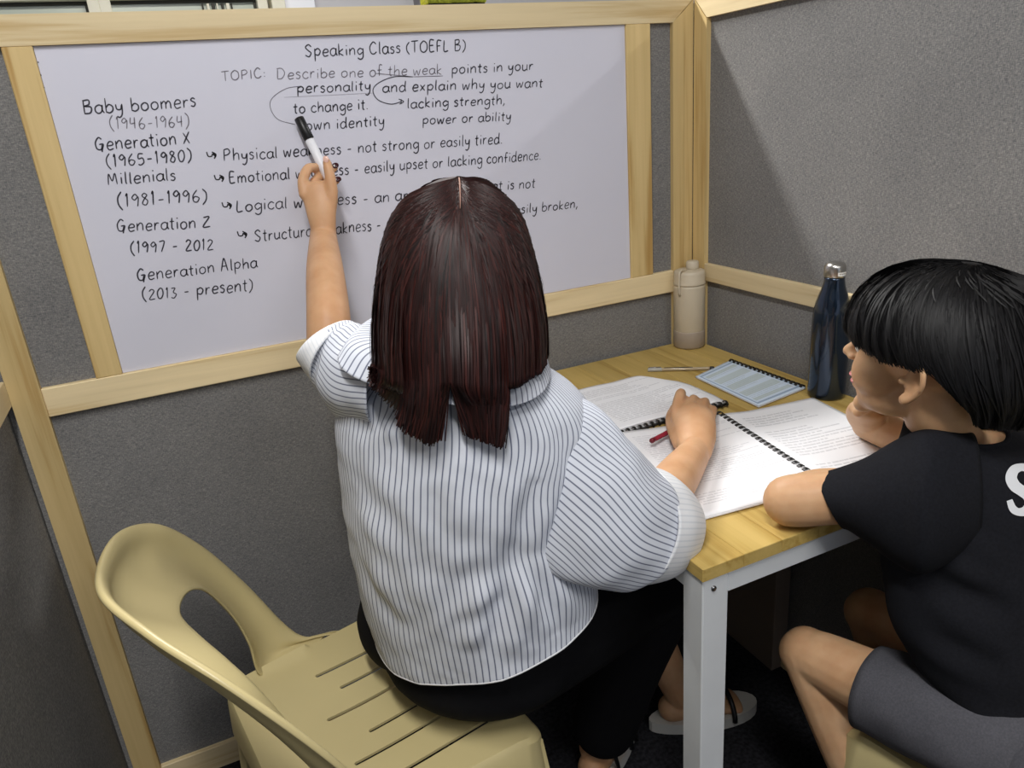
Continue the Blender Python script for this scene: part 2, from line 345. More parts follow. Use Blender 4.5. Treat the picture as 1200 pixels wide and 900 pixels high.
# the room beyond the booth: pale wall with a row of framed internal panes
CREAMW = plain('cream_trim_paint', (232, 226, 204), .55, noise=.02); GASK = plain('dark_gasket', (58, 56, 46), .7)
FW = tag(box('wall_far', (-6, 2.56, 0), (6, 2.60, CEIL), plain('pale_wall_paint', (206, 203, 204), .85, noise=.02, nscale=4), None, 0), kind='structure')
tag(box('trim_1', (-.50, 2.44, .9), (-.44, 2.56, CEIL), CREAMW, None, .002), kind='structure')
tag(box('trim_2', (-.44, 2.50, .9), (-.29, 2.56, CEIL), plain('white_trim', (246, 246, 250), .5), None, .002), kind='structure')
tag(box('trim_3', (.225, 2.47, 0), (.245, 2.56, CEIL), plain('grey_trim', (120, 118, 120), .5), None, .002), kind='structure')
PANE = plain('pale_green_frosted_pane', (196, 202, 186), .25, noise=.03, nscale=3)
wn = 0
for x0, x1 in ((-3.2, -2.62), (-2.54, -1.96), (-1.88, -1.262), (-1.172, -.56)):
    wn += 1; w = tag(box('window_%d' % wn, (x0, 2.53, 1.0), (x1, 2.545, 1.905), PANE, None, 0), kind='structure')
    for nm, lo, hi in (('frame_top', (x0-.04, 2.47, 1.918), (x1+.04, 2.55, 1.99)), ('frame_side', (x0-.045, 2.47, .95), (x0, 2.55, 1.918)), ('frame_side', (x1, 2.47, .95), (x1+.045, 2.55, 1.918)), ('frame_bottom', (x0, 2.47, .95), (x1, 2.55, 1.0))):
        box(nm, lo, hi, CREAMW, w, .002)
    box('gasket', (x0, 2.515, 1.905), (x1, 2.53, 1.918), GASK, w, 0); box('gasket', (x1-.012, 2.515, 1.0), (x1, 2.53, 1.905), GASK, w, 0)
    if wn == 4:
        for k in range(7): box('blind_slat', (-.80+k*.021, 2.51, 1.2), (-.794+k*.021+.004*(k % 3), 2.528, 1.90), GASK if k % 2 == 0 else CREAMW, w, 0)

# ================================================================== WHITEBOARD AND ITS WRITING
board = empty('whiteboard', (-.7265, .011, .935)); tag(board, 'white dry-erase board covered in black handwriting, set in the pine frame', 'whiteboard')
box('board_surface', (-1.2755, .006, .9355), (-.177, .0105, H0-.0005), BOARD, board, 0)
# handwriting glyphs: width, then strokes of x,y points (x-height 1, capitals 1.65)
GL = {
'a': '.8 .72,.8 .45,1 .1,.75 .08,.25 .35,0 .65,.25 .72,.8;.74,1 .7,.4 .85,0', 'b': '.8 .12,1.7 .1,.05;.1,.6 .4,.95 .72,.7 .7,.25 .4,0 .1,.15', 'c': '.7 .68,.8 .4,1 .1,.65 .12,.2 .42,0 .7,.2',
'd': '.85 .7,.75 .4,1 .08,.6 .15,.1 .45,.02 .7,.4;.75,1.7 .7,.7 .78,0', 'e': '.75 .1,.5 .65,.6 .6,.95 .3,.98 .08,.5 .25,.02 .7,.15', 'f': '.6 .6,1.6 .35,1.7 .25,1.3 .25,0;.02,.85 .55,.9',
'g': '.8 .7,.8 .4,1 .08,.6 .3,.1 .68,.4;.74,1 .72,-.3 .4,-.65 .08,-.4', 'h': '.8 .12,1.7 .1,0;.1,.55 .4,.95 .65,.8 .68,0', 'i': '.3 .15,.95 .15,0;.16,1.36 .16,1.50', 'j': '.4 .25,.95 .2,-.4 0,-.5;.25,1.36 .25,1.50',
'k': '.7 .1,1.7 .1,0;.6,.95 .12,.45 .62,0', 'l': '.3 .14,1.7 .12,.3 .2,0', 'm': '1.15 .1,1 .1,0;.1,.6 .35,.98 .52,.75 .52,0;.52,.6 .78,.98 .98,.7 1.0,0', 'n': '.8 .1,1 .1,0;.1,.55 .4,.98 .65,.8 .68,0',
'o': '.8 .4,1 .1,.7 .12,.2 .4,0 .7,.3 .66,.8 .4,1', 'p': '.8 .1,1 .1,-.65;.1,.75 .45,1 .72,.65 .5,.15 .1,.25', 'r': '.6 .12,1 .1,0;.1,.5 .3,.9 .55,.92', 's': '.6 .52,.85 .3,1 .1,.75 .5,.4 .35,.02 .05,.12',
't': '.55 .28,1.5 .25,.2 .45,0;.02,1 .52,1.03', 'u': '.8 .1,1 .1,.25 .35,0 .62,.25;.7,1 .68,.3 .75,0', 'v': '.7 .05,1 .3,0 .6,1', 'w': '1.0 .05,1 .22,0 .48,.8 .68,0 .92,1.05', 'x': '.7 .05,1 .6,0;.6,1 .05,0',
'y': '.75 .08,1 .15,.4 .5,.35 .62,.9;.66,1 .6,-.2 .35,-.65 .1,-.5', 'z': '.7 .05,.95 .6,.95 .08,.02 .65,.05',
'S': '.95 .8,1.35 .5,1.65 .15,1.3 .45,.85 .75,.5 .5,.02 .08,.25', 'C': '1.0 .85,1.35 .5,1.65 .1,1.0 .2,.2 .55,0 .9,.3', 'T': '.95 .0,1.55 .9,1.62;.45,1.6 .42,0', 'O': '1.05 .5,1.6 .1,1.1 .12,.3 .5,0 .9,.4 .88,1.2 .5,1.6',
'P': '.9 .12,1.6 .1,0;.1,1.55 .55,1.65 .75,1.2 .5,.85 .12,.75', 'I': '.35 .16,1.6 .15,0', 'D': '1.05 .15,1.55 .12,.03;.05,1.6 .6,1.6 .9,.9 .6,.1 .1,.02', 'E': '.8 .65,1.6 .12,1.58 .1,.05 .68,.03;.1,.85 .55,.88', 'F': '.75 .65,1.6 .12,1.58 .1,0;.1,.85 .5,.88',
'L': '.75 .12,1.6 .1,.03 .65,.05', 'B': '.9 .12,1.6 .12,0;.05,1.55 .6,1.6 .6,1.1 .15,.9;.15,.9 .75,.75 .65,.1 .08,.02', 'M': '1.1 .1,0 .2,1.5 .5,.5 .8,1.55 .95,0', 'G': '1.0 .75,1.4 .45,1.65 .1,1.0 .2,.2 .6,.1 .75,.7;.45,.75 .85,.75 .7,.1 .65,-.25', 'X': '.9 .1,1.4 .7,0;.75,1.5 .05,0',
'Z': '1.0 .15,1.3 .8,1.35 .1,.05 .9,.05', 'A': '.95 .05,0 .35,1.6 .5,1.6 .8,0;.15,.7 .75,.7', '0': '.75 .38,1.3 .08,.8 .15,.1 .42,0 .65,.5 .6,1.1 .38,1.3', '1': '.4 .1,1.1 .22,1.35 .18,0', '2': '.75 .1,1.05 .35,1.3 .6,1 .1,.05 .7,.05', '3': '.7 .1,1.25 .5,1.25 .3,.75 .6,.45 .35,0 .05,.1',
'4': '.75 .15,1.3 .1,.6 .6,.65;.55,1.3 .5,0', '5': '.7 .6,1.3 .18,1.3 .12,.75 .5,.8 .6,.3 .3,0 .05,.1', '6': '.75 .5,1.3 .12,.7 .15,.1 .45,0 .65,.4 .3,.6 .1,.35', '7': '.7 .08,1.25 .62,1.28 .3,0', '8': '.7 .55,1.1 .3,1.3 .12,1 .55,.5 .4,.02 .1,.2 .3,.7 .55,1.1', '9': '.7 .6,.95 .35,1.3 .08,.95 .3,.7 .6,1 .55,.3 .5,0',
'(': '.5 .4,1.6 .08,1.0 .1,.3 .4,-.3', ')': '.5 .08,1.6 .4,1.1 .38,.3 .05,-.3', '-': '.7 .1,.55 .55,.58', ':': '.3 .14,.16 .14,.3;.14,.76 .14,.9', '.': '.3 .12,.0 .12,.14', ',': '.3 .2,.16 .04,-.38'}
def ribbon(bm, pts, w, y):
    """a flat marker stroke lying on the board (x, z points)"""
    prev = None; n = len(pts)
    for i, p in enumerate(pts):
        t = (pts[min(i+1, n-1)]-pts[max(i-1, 0)]);
        if t.length < 1e-7: t = V((1, 0))
        t.normalize(); q = V((-t.y, t.x))*w*.5*(1 if 0 < i < n-1 else .6)
        a = bm.verts.new((p.x+q.x, y, p.y+q.y)); b = bm.verts.new((p.x-q.x, y, p.y-q.y))
        if prev: bm.faces.new((prev[0], prev[1], b, a))
        prev = (a, b)
def c2(pts, n=4): return [V((p.x, p.y)) for p in catmull([V((a, b, 0)) for a, b in pts], n)] if len(pts) > 1 else []
def written(text, x0, y0, x1, y1, xh, mat=INKB, w=.0016, skip=None, nm='written_line'):
    """text whose baseline runs between two board points given as photograph readings; xh = x-height in metres"""
    a = PY(x0, y0, .006); b = PY(x1, y1, .006); a = V((a.x, a.z)); b = V((b.x, b.z)); L = (b-a).length; d = (b-a)/L; up = V((-d.y, d.x))
    tot = sum((.55 if c == ' ' else float(GL[c].split(' ')[0])+.14) for c in text); sx = L/tot; bm = bmesh.new(); cx = 0; rnd = random.Random(text)
    for c in text:
        if c == ' ': cx += .55; continue
        g = GL[c]; gw, rest = g.split(' ', 1); jy = rnd.uniform(-.06, .06); js = rnd.uniform(.94, 1.07)
        for st in rest.split(';'):
            pts = [tuple(float(v) for v in q.split(',')) for q in st.split(' ')]
            pp = c2(pts, 5); out = [a+d*((cx+p.x*1.0+.08*p.y)*sx)+up*((p.y*js+jy)*xh) for p in pp]
            ribbon(bm, out, w*rnd.uniform(.85, 1.15), .0056)
        cx += float(gw)+.14
    return bm_obj(nm, bm, mat, board)
WL = [('Speaking Class (TOEFL B)', 357, 67, 547, 59, .0105, INKB), ('TOPIC:', 260, 95, 313, 91, .0085, INK2), ('Describe one of the weak', 324, 93, 519, 87, .0095, INK2), ('points in your', 529, 87, 626, 82, .010, INKB),
('personality', 348, 109, 436, 106, .0095, INKB), ('and explain why you want', 448, 108, 637, 102, .0098, INKB), ('to change it.', 344, 133, 433, 128, .0098, INKB), ('lacking strength,', 477, 127, 593, 122, .0095, INKB),
('own identity', 358, 153, 452, 147, .0098, INKB), ('power or ability', 495, 146, 600, 141, .0095, INKB),
('Baby boomers', 98, 134, 232, 125, .0115, INKB), ('(1946-1964)', 129, 152, 224, 148, .0118, INK2), ('Generation X', 112, 177, 226, 168, .0112, INKB), ('(1965-1980)', 125, 196, 227, 188, .0125, INKB),
('Millenials', 126, 217, 208, 211, .0105, INKB), ('(1981-1996)', 138, 243, 245, 236, .0135, INKB), ('Generation Z', 137, 272, 249, 266, .0112, INKB), ('(1997 - 2012', 153, 297, 252, 292, .0125, INKB),
('Generation Alpha', 161, 330, 303, 313, .0112, INKB), ('(2013 - present)', 167, 352, 298, 340, .0122, INKB),
('Physical weakness - not strong or easily tired.', 262, 189, 590, 168, .0108, INKB), ('Emotional weakness - easily upset or lacking confidence.', 269, 215, 635, 187, .0108, INKB),
('Logical weakness - an argument', 277, 248, 533, 231, .0112, INKB), ('that is not', 563, 224, 628, 220, .0105, INKB), ('Structural weakness -', 298, 283, 448, 269, .0115, INKB), ('easily broken,', 596, 252, 678, 243, .0105, INKB)]
for t in WL: written(*t[:5], t[5]*1.14, t[6], w=.0022 if t[6] is INKB else .0017)
def marks(nm, strokes, mat, w):
    bm = bmesh.new()
    for s in strokes:
        p = [PY(x, y, .006) for x, y in s]; ribbon(bm, c2([(q.x, q.z) for q in p], 8), w, .0056)
    bm_obj(nm, bm, mat, board)
marks('circled_loop', [[(352, 101), (335, 104), (319, 115), (317, 127), (326, 140), (346, 146)]], INK2, .0012)
marks('faint_line', [[(333, 114), (437, 109)]], plain('thin_grey_ink', (168, 166, 178), .7), .0009)
marks('underline', [[(484, 90), (519, 89)], [(440, 86), (484, 90)]], INK2, .0013)
marks('curved_arrow', [[(484, 90), (462, 90), (444, 97), (437, 106), (443, 117), (458, 122), (471, 119)], [(467, 116), (473, 119), (468, 122)], [(470, 116), (470, 122)]], INKB, .0017)
for x, y in ((248, 182), (257, 209), (266, 241), (284, 275)):
    marks('bullet_arrow', [[(x-6, y-4), (x-4, y+1), (x, y+1), (x+1, y-2)], [(x, y-4), (x+5, y-1), (x+3, y+4)], [(x+1, y-2), (x+5, y+2)], [(x+2, y-3), (x+5, y+1)]], INK, .0022)
for i in range(14): marks('edge_fleck', [[(44+i*3.3+random.random()*2, 72+i*15), (45+i*3.3, 74+i*15)]], INK, .0014) if i < 9 else None

# ================================================================== TABLE
TX, TY = -.610, -.8085
table = empty('table', (-.305, -.405, 0)); tag(table, 'small table with yellow-brown wooden top and white metal legs in the booth corner', 'table')
np_ = 9; pw = (0-TX)/np_
for i in range(np_): box('plank', (TX+i*pw+.0002, TY, .730), (TX+(i+1)*pw-.0002, -.0015, .750), TOPW, table, .0008)
lw = .043
for x in (TX+.003, -.047):
    for y in (TY+.003, -.045): box('leg', (x, y, 0), (x+lw, y+lw, .7265), WHITEM, table, .002)
box('apron', (TX+.003+lw, TY+.004, .697), (-.047, TY+.03, .7265), WHITEM, table, .001); box('apron', (TX+lw, -.04, .697), (-.047, -.015, .7265), WHITEM, table, .001)
box('apron', (TX+.004, TY+lw, .697), (TX+.03, -.045, .7265), WHITEM, table, .001); box('apron', (-.03, TY+lw, .697), (-.004, -.045, .7265), WHITEM, table, .001)
box('underside_panel', (TX+.03, TY+.03, .7268), (-.03, -.04, .7295), BLK, table, 0)
tube('screw_head', [(-.59, TY+.0035, .713), (-.59, TY+.001, .713)], .004, plain('screw_steel', (150, 150, 150), .3, 1), table)

# ================================================================== PLASTIC CHAIR (local: x forward, y left, seat top z .43)
def make_chair(name):
    root = empty(name)
    def seat_z(x, y): return .43-.012*math.exp(-((x+.02)**2/.02+y**2/.02))+(.02*max(0, (abs(y)-.17)/.055)**2 if x < -.04 else 0)-.02*max(0, (x-.14)/.05)**2
    bm = bmesh.new(); NX, NY = 44, 48; G = []
    def edge(u, v):      # u -1..1 rear..front, v -1..1 right..left with rounded corners
        x = -.19+.38*(u+1)/2; hw = .195+.03*(u+1)/2; y = hw*v
        return x, y
    for i in range(NX+1):
        row = []
        for j in range(NY+1):
            u = -1+2*i/NX; v = -1+2*j/NY; x, y = edge(u, v)
            # squircle corner rounding
            cx = max(0, abs(u)-.8)/.2; cy = max(0, abs(v)-.8)/.2
            if cx > 0 and cy > 0:
                r = math.hypot(cx, cy); m = max(cx, cy)/r; x2, y2 = edge(math.copysign(.8+.2*cx*m, u), math.copysign(.8+.2*cy*m, v)); x, y = x2, y2
            row.append(bm.verts.new((x, y, seat_z(x, y))))
        G.append(row)
    for i in range(NX):
        for j in range(NY): bm.faces.new((G[i][j], G[i+1][j], G[i+1][j+1], G[i][j+1]))
    be = [e for e in bm.edges if len(e.link_faces) == 1]
    r = bmesh.ops.extrude_edge_only(bm, edges=be); vs = [v for v in r['geom'] if isinstance(v, bmesh.types.BMVert)]
    for v in vs: v.co += V((v.co.x*.03, v.co.y*.03, -.008))
    be = [e for e in r['geom'] if isinstance(e, bmesh.types.BMEdge) and len(e.link_faces) == 1]
    r = bmesh.ops.extrude_edge_only(bm, edges=be); vs = [v for v in r['geom'] if isinstance(v, bmesh.types.BMVert)]
    for v in vs:
        k = max(0, 1-(abs(v.co.x-.0)/.13)**2) if abs(v.co.y) > .17 else max(0, 1-(v.co.y/.15)**2)
        v.co += V((v.co.x*.02, v.co.y*.02, -.065+.03*k))
    seat = bm_obj('seat', bm, CREAM, root, True)
    cut = bmesh.new()
    for k, y in enumerate((-.155, -.095, -.045, .02, .075, .125)):
        x0 = (-.07 if k % 2 else -.025)
        if k in (0, 5): x0 = -.05
        pts = []
        for a in range(9): t = pi/2+pi*a/8; pts.append((x0+.0038*cos(t), y+.0038*sin(t)))
        for a in range(9): t = -pi/2+pi*a/8; pts.append((.125+.0038*cos(t), y+.0038*sin(t)))
        A = [cut.verts.new((p[0], p[1], .38)) for p in pts]; B = [cut.verts.new((p[0], p[1], .46)) for p in pts]; cut.faces.new(A[::-1]); cut.faces.new(B)
        for i in range(len(pts)): cut.faces.new((A[i], A[(i+1) % len(pts)], B[(i+1) % len(pts)], B[i]))
    co = bm_obj('slot_cutter', cut, None)
    modmesh(seat, [('SOLIDIFY', dict(thickness=.0045, offset=-1)), ('BOOLEAN', dict(operation='DIFFERENCE', object=co, solver='EXACT'))])
    bpy.data.objects.remove(co)
    for p in seat.data.polygons: p.use_smooth = True
    wn_ = seat.modifiers.new('edge', 'EDGE_SPLIT'); wn_.split_angle = radians(35)
    # backrest: band between an outer arch and the oval opening, curled round the sitter, lip rolled outwards
    O = [(.055, .212, .406), (.01, .224, .414), (-.027, .230, .424), (-.054, .248, .459), (-.098, .261, .561), (-.152, .254, .671), (-.210, .216, .758), (-.267, .131, .804), (-.301, 0, .809)]
    I = [(-.03, .203, .412), (-.085, .194, .418), (-.130, .182, .434), (-.136, .175, .507), (-.151, .162, .579), (-.180, .135, .656), (-.204, .098, .695), (-.225, .050, .716), (-.236, 0, .723)]
    O = O+[(x, -y, z) for x, y, z in O[-2::-1]]; I = I+[(x, -y, z) for x, y, z in I[-2::-1]]
    Oc, Ic = catmull(O, 8), catmull(I, 8); bm = bmesh.new(); NS = 12; G = []
    for a, b in zip(Oc, Ic):
        row = []
        for s in range(NS+1):
            t = s/NS; p = b.lerp(a, t); hoop = V((p.x, p.y, 0)); out = V((min(p.x, -.02), p.y*.9, 0)).normalized()
            p = p+out*(.034*sin(pi*t))+out*(.016*max(0, (t-.75)/.25)**2)
            row.append(bm.verts.new(p))
        G.append(row)
    for i in range(len(G)-1):
        for s in range(NS): bm.faces.new((G[i][s], G[i+1][s], G[i+1][s+1], G[i][s+1]))
    # rolled rim
    be = [e for e in bm.edges if len(e.link_faces) == 1 and e.verts[0] in {r[-1] for r in G} and e.verts[1] in {r[-1] for r in G}]
    r = bmesh.ops.extrude_edge_only(bm, edges=be)
    for v in [v for v in r['geom'] if isinstance(v, bmesh.types.BMVert)]:
        o = V((min(v.co.x, -.02), v.co.y, 0)).normalized(); v.co += o*.008+V((0, 0, -.006))
    bk = bm_obj('backrest', bm, CREAM, root, True)
    m = bk.modifiers.new('s', 'SOLIDIFY'); m.thickness = .005; m = bk.modifiers.new('b', 'SUBSURF'); m.levels = 1; m.render_levels = 1
    # legs: tapered angle sections that splay a little
    for sx, sy in ((1, 1), (1, -1), (-1, 1), (-1, -1)):
        bm = bmesh.new(); rings = []
        for z, w, off in ((.405, .075, 0), (.34, .052, .006), (.18, .042, .018), (0, .034, .030)):
            cx = sx*((.186 if sx > 0 else .185)+off); cy = sy*((.222 if sx > 0 else .198)+off*.6); th = .006
            pts = [(cx, cy), (cx-sx*w, cy), (cx-sx*w, cy-sy*th), (cx-sx*th, cy-sy*th), (cx-sx*th, cy-sy*w), (cx, cy-sy*w)]
            rings.append([bm.verts.new((p[0], p[1], z)) for p in pts])
        for A, B in zip(rings, rings[1:]):
            for k in range(6): bm.faces.new((A[k], A[(k+1) % 6], B[(k+1) % 6], B[k]))
        bm.faces.new(rings[0]); bm.faces.new(rings[-1]); bmesh.ops.bevel(bm, geom=[e for e in bm.edges if abs(e.verts[0].co.z-e.verts[1].co.z) > .03], offset=.002, segments=2, affect='EDGES')
        bm_obj('leg', bm, CREAM, root, True)
    return root
ch1 = make_chair('plastic_chair'); tag(ch1, 'cream plastic chair with slotted seat and open back, under the woman', 'chair', 'cream plastic chairs')
def place(root, f, l, ang):
    root.location = (f, l, 0); root.rotation_euler = (0, 0, ang)
def dup(root, label):
    r = root.copy(); COL.objects.link(r); r['label'] = label
    for c in root.children:
        k = c.copy(); COL.objects.link(k); k.parent = r
    return r
A1 = radians(13); c1 = V((-1.08*cos(A1)+.215*sin(A1), -1.08*sin(A1)-.215*cos(A1)))
ch2 = dup(ch1, 'cream plastic chair under the boy, only its seat corner showing at the bottom edge')
place(ch1, c1.x, c1.y-.0055, A1-radians(3.5))
A2 = radians(97); fw = V((cos(A2), sin(A2))); lf = V((-sin(A2), cos(A2))); k2 = V((-.385, -.862)) - fw*.185*.92 - lf*.222*.86
place(ch2, k2.x, k2.y, A2); ch2.scale = (.92, .86, 1)
# ================================================================== PEOPLE
from mathutils import noise
def nz(p, s, seed=0): return noise.noise(V((p.x*s+seed, p.y*s, p.z*s)))
def ringd(L, R, th, d):
    """ring whose depth vector is square to its span and to the limb direction d"""
    a = (V(R)-V(L)); b = V(d).cross(a).normalized()
    if b.dot(CF) < 0: b = -b
    return (L, R, b*th)
def seg_dist(p, a, b):
    e = b-a; u = max(0, min(1, (p-a).dot(e)/e.length_squared)); return (p-(a+e*u)).length, u
def creases(lines):
    def f(p):
        s = 0
        for a, b, dep, w in lines:
            d, u = seg_dist(p, a, b); s += -dep*math.exp(-(d/w)**2)*(sin(pi*min(1, max(.08, u)))**.5)+dep*.7*math.exp(-((d-w*1.9)/w)**2)*sin(pi*u)
        return s
    return f
def head_bm(bm, o, fwd, up, k=1.0, neck_to=None, neck_r=.048):
    f = V(fwd).normalized(); u = (V(up)-f*V(up).dot(f)).normalized(); l = u.cross(f); R3 = Matrix((f, l, u)).transposed(); T = lambda x, y, z: V(o)+R3@(V((x, y, z))*k)
    E = lambda c, r: bm_ell(bm, T(*c), tuple(q*k for q in r), R3)
    E((-.006, 0, .045), (.084, .070, .075)); E((.045, 0, .005), (.042, .054, .066)); E((.036, 0, -.046), (.048, .046, .030)); E((.073, 0, -.071), (.015, .019, .014)); E((.060, 0, -.055), (.022, .030, .022))
    for s in (1, -1):
        E((.050, s*.030, -.012), (.033, .025, .036)); E((.094, s*.009, -.006), (.008, .006, .0055))
        bm_limb(bm, [T(-.001, s*.073, .026), T(-.011, s*.081, .034), T(-.025, s*.087, .024), T(-.027, s*.087, .004), T(-.017, s*.081, -.014), T(-.006, s*.076, -.024)], [.004*k, .0045*k, .0045*k, .0042*k, .004*k, .005*k], 8)
        E((-.005, s*.0755, -.021), (.008, .0045, .009)); E((-.013, s*.072, .004), (.013, .006, .024)); E((.003, s*.0745, .002), (.004, .004, .006))
    E((.068, 0, .040), (.020, .042, .014))
    bm_limb(bm, [T(.082, 0, .030), T(.094, 0, .011), T(.104, 0, -.001)], [.006*k, .0072*k, .0088*k], 12)
    E((.085, 0, -.026), (.0105, .021, .0075)); E((.082, 0, -.043), (.011, .018, .0075)); E((.074, 0, -.035), (.014, .024, .022))
    nb = V(neck_to) if neck_to is not None else T(-.05, 0, -.15)
    bm_limb(bm, [T(-.015, 0, -.02), T(-.02, 0, -.06), (T(-.02, 0, -.06)+nb)/2+f*.004, nb], [neck_r, neck_r*.95, neck_r, neck_r*1.2], 20)
    return T, R3
def face_parts(person, T, R3, k, lipc):
    ew = plain('eye_white', (236, 234, 230), .2); ir = plain('dark_iris', (30, 20, 16), .15); br = plain('dark_brow', (22, 16, 14), .8)
    for s in (1, -1):
        bm = bmesh.new(); bm_ell(bm, T(.0722, s*.029, .018), (.0098*k,)*3, R3); e = bm_obj('eye', bm, ew, person, True)
        bm = bmesh.new(); bm_ell(bm, T(.0795, s*.029, .018), (.0032*k, .0055*k, .0055*k), R3); bm_obj('iris', bm, ir, e, True)
        tube('eyelashes', [T(.0815, s*.019, .021), T(.0838, s*.028, .0235), T(.0780, s*.038, .020)], .0009, br, person, 6)
        tube('eyebrow', [T(.0868, s*.014, .034), T(.0845, s*.030, .040), T(.074, s*.042, .036)], .0018, br, person, 6)
    lm = plain('lip_skin', lipc, .4); bm = bmesh.new(); bm_ell(bm, T(.0872, 0, -.0300), (.0098*k, .018*k, .0034*k), R3); bm_ell(bm, T(.0850, 0, -.0400), (.0100*k, .0155*k, .0044*k), R3); bm_obj('lips', bm, lm, person, True)

# ---------------------------------------------------------------- WOMAN
woman = empty('person', (-.85, -.50, 0))
tag(woman, 'woman with long dark red-brown hair in a pinstriped blouse, pointing a marker at the board', 'person')
bm = bmesh.new()
WH = P(541, 335, .985); wf = V((.36, .92, -.16)); C7 = P(537, 425, 1.03)
TW, RW = head_bm(bm, WH, wf, (0, .05, 1), .93, C7+V((0, 0, -.03)))
pel = V((-.845, -.485, .55)); chest = P(538, 500, 1.06)
bm_limb(bm, [pel, P(560, 640, 1.10), chest, C7+V((0, 0, -.05))], [(.12, .08), (.095, .06), (.10, .055), (.055, .04)], 24, flat=(.85, -.5, 0))
# left arm, raised
Lsh = P(432, 450, 1.05); Lel = P(385, 408, 1.165); Lwr = PY(379, 264, -.10)
bm_limb(bm, [chest+V((0, 0, .05)), Lsh, (Lsh+Lel)/2, Lel], [.04, .040, .036, .034])
bm_limb(bm, [Lel, P(385, 372, 1.175), P(381, 318, 1.235), PY(379, 280, -.102), Lwr], [.034, .0345, .0310, .0245, (.0225, .0185)], 20, flat=CR)
q = lambda x, y, yy: PY(x, y, yy)
bm_limb(bm, [q(379, 268, -.10), q(376, 246, -.095), q(371, 222, -.080)], [(.0225, .018), (.027, .017), (.0285, .0155)], 20, flat=CR)
for pts, r in (([(357, 228, -.078), (355, 212, -.068), (361, 198, -.052), (371, 196, -.036)], [.0105, .0098, .0092, .0078]),
               ([(362, 232, -.066), (366, 216, -.048), (380, 204, -.030), (392, 197, -.030)], [.0100, .0094, .0086, .0072]),
               ([(368, 238, -.064), (374, 226, -.042), (386, 217, -.028), (395, 211, -.031)], [.0096, .0090, .0082, .0070]),
               ([(376, 244, -.066), (382, 236, -.044), (389, 230, -.033), (393, 224, -.040)], [.0086, .0080, .0072, .0062]),
               ([(386, 248, -.098), (389, 228, -.100), (387, 208, -.094), (383, 190, -.084)], [.0125, .0110, .0098, .0080])):
    bm_limb(bm, [q(*p) for p in pts], r, 12)
# right arm, forearm on the table, fist around a pen
Rsh = P(640, 500, 1.02); Rel = P(732, 622, 1.035); Rwr = PZ(816, 529, .786)
bm_limb(bm, [chest+V((.02, 0, .05)), Rsh, (Rsh+Rel)/2, Rel], [.04, .040, .038, .036])
bm_limb(bm, [Rel, PZ(768, 592, .795), PZ(796, 556, .790), Rwr], [.036, .036, .0325, (.0255, .021)], 20, flat=CR)
bm_limb(bm, [Rwr, PZ(815, 512, .79), PZ(813, 493, .795), PZ(812, 484, .795)], [(.0255, .021), (.034, .024), (.0375, .024), (.034, .019)], 20, flat=CR)
z = lambda x, y, zz: PZ(x, y, zz)
for pts, r in (([(795, 494, .798), (793, 481, .806), (797, 463, .812), (798, 462, .788), (792, 474, .770)], [.0115, .0108, .0100, .0090, .0078]),
               ([(808, 488, .800), (809, 476, .804), (813, 468, .794), (808, 476, .770)], [.0112, .0106, .0096, .008]),
               ([(820, 488, .798), (823, 477, .799), (826, 471, .788), (818, 480, .766)], [.0108, .0100, .0090, .0076]),
               ([(831, 494, .792), (834, 484, .790), (835, 480, .780), (826, 487, .763)], [.0098, .0090, .0080, .0068]),
               ([(797, 519, .782), (789, 503, .782), (786, 490, .778), (790, 478, .768)], [.0135, .0115, .0100, .0084])):
    bm_limb(bm, [z(*p) for p in pts], r, 12)
# legs: thighs along the seat, feet on the floor
Rk, Lk = V((-.455, -.515, .535)), V((-.47, -.30, .53)); Ra, La = V((-.575, -.43, .085)), V((-.335, -.395, .085))
for hip, kn, an, toe in ((V((-.80, -.56, .53)), Rk, Ra, V((.75, .55, 0))), (V((-.90, -.40, .53)), Lk, La, V((.95, -.25, 0)))):
    bm_limb(bm, [hip, (hip+kn)/2, kn], [.085, .074, .055]); bm_limb(bm, [kn, (kn*.62+an*.38), an], [.055, .050, .034])
    toe = toe.normalized(); bm_limb(bm, [an+toe*-.02+V((0, 0, -.035)), an+toe*.05+V((0, 0, -.035)), an+toe*.13+V((0, 0, -.052))], [(.030, .030), (.036, .026), (.038, .012)], 16, flat=V((-toe.y, toe.x, 0)))
melt('body', bm, SKIN_W, woman, .0032, 4)
face_parts(woman, TW, RW, .93, (176, 96, 92))
NAIL = plain('pale_nail', (232, 188, 172), .2); NAILD = plain('dark_red_nail', (58, 26, 30), .2)
def nail(p, d, n, mat, parent, w=.0055):
    d = V(d).normalized(); n = V(n).normalized(); s = d.cross(n); bm = bmesh.new(); bm_ell(bm, p, (w*1.15, w, .0016), Matrix((d, s, n)).transposed()); return bm_obj('fingernail', bm, mat, parent, True)
nail(q(383, 188, -.084)-CF*.0070, q(383, 180, -.08)-q(387, 208, -.09), -CF, NAIL, woman, .0052)
nail(q(394, 195, -.030)-CF*.006, (1, 0, .3), -CF, NAILD, woman); nail(q(397, 211, -.031)-CF*.006, (1, 0, .1), -CF, NAILD, woman)

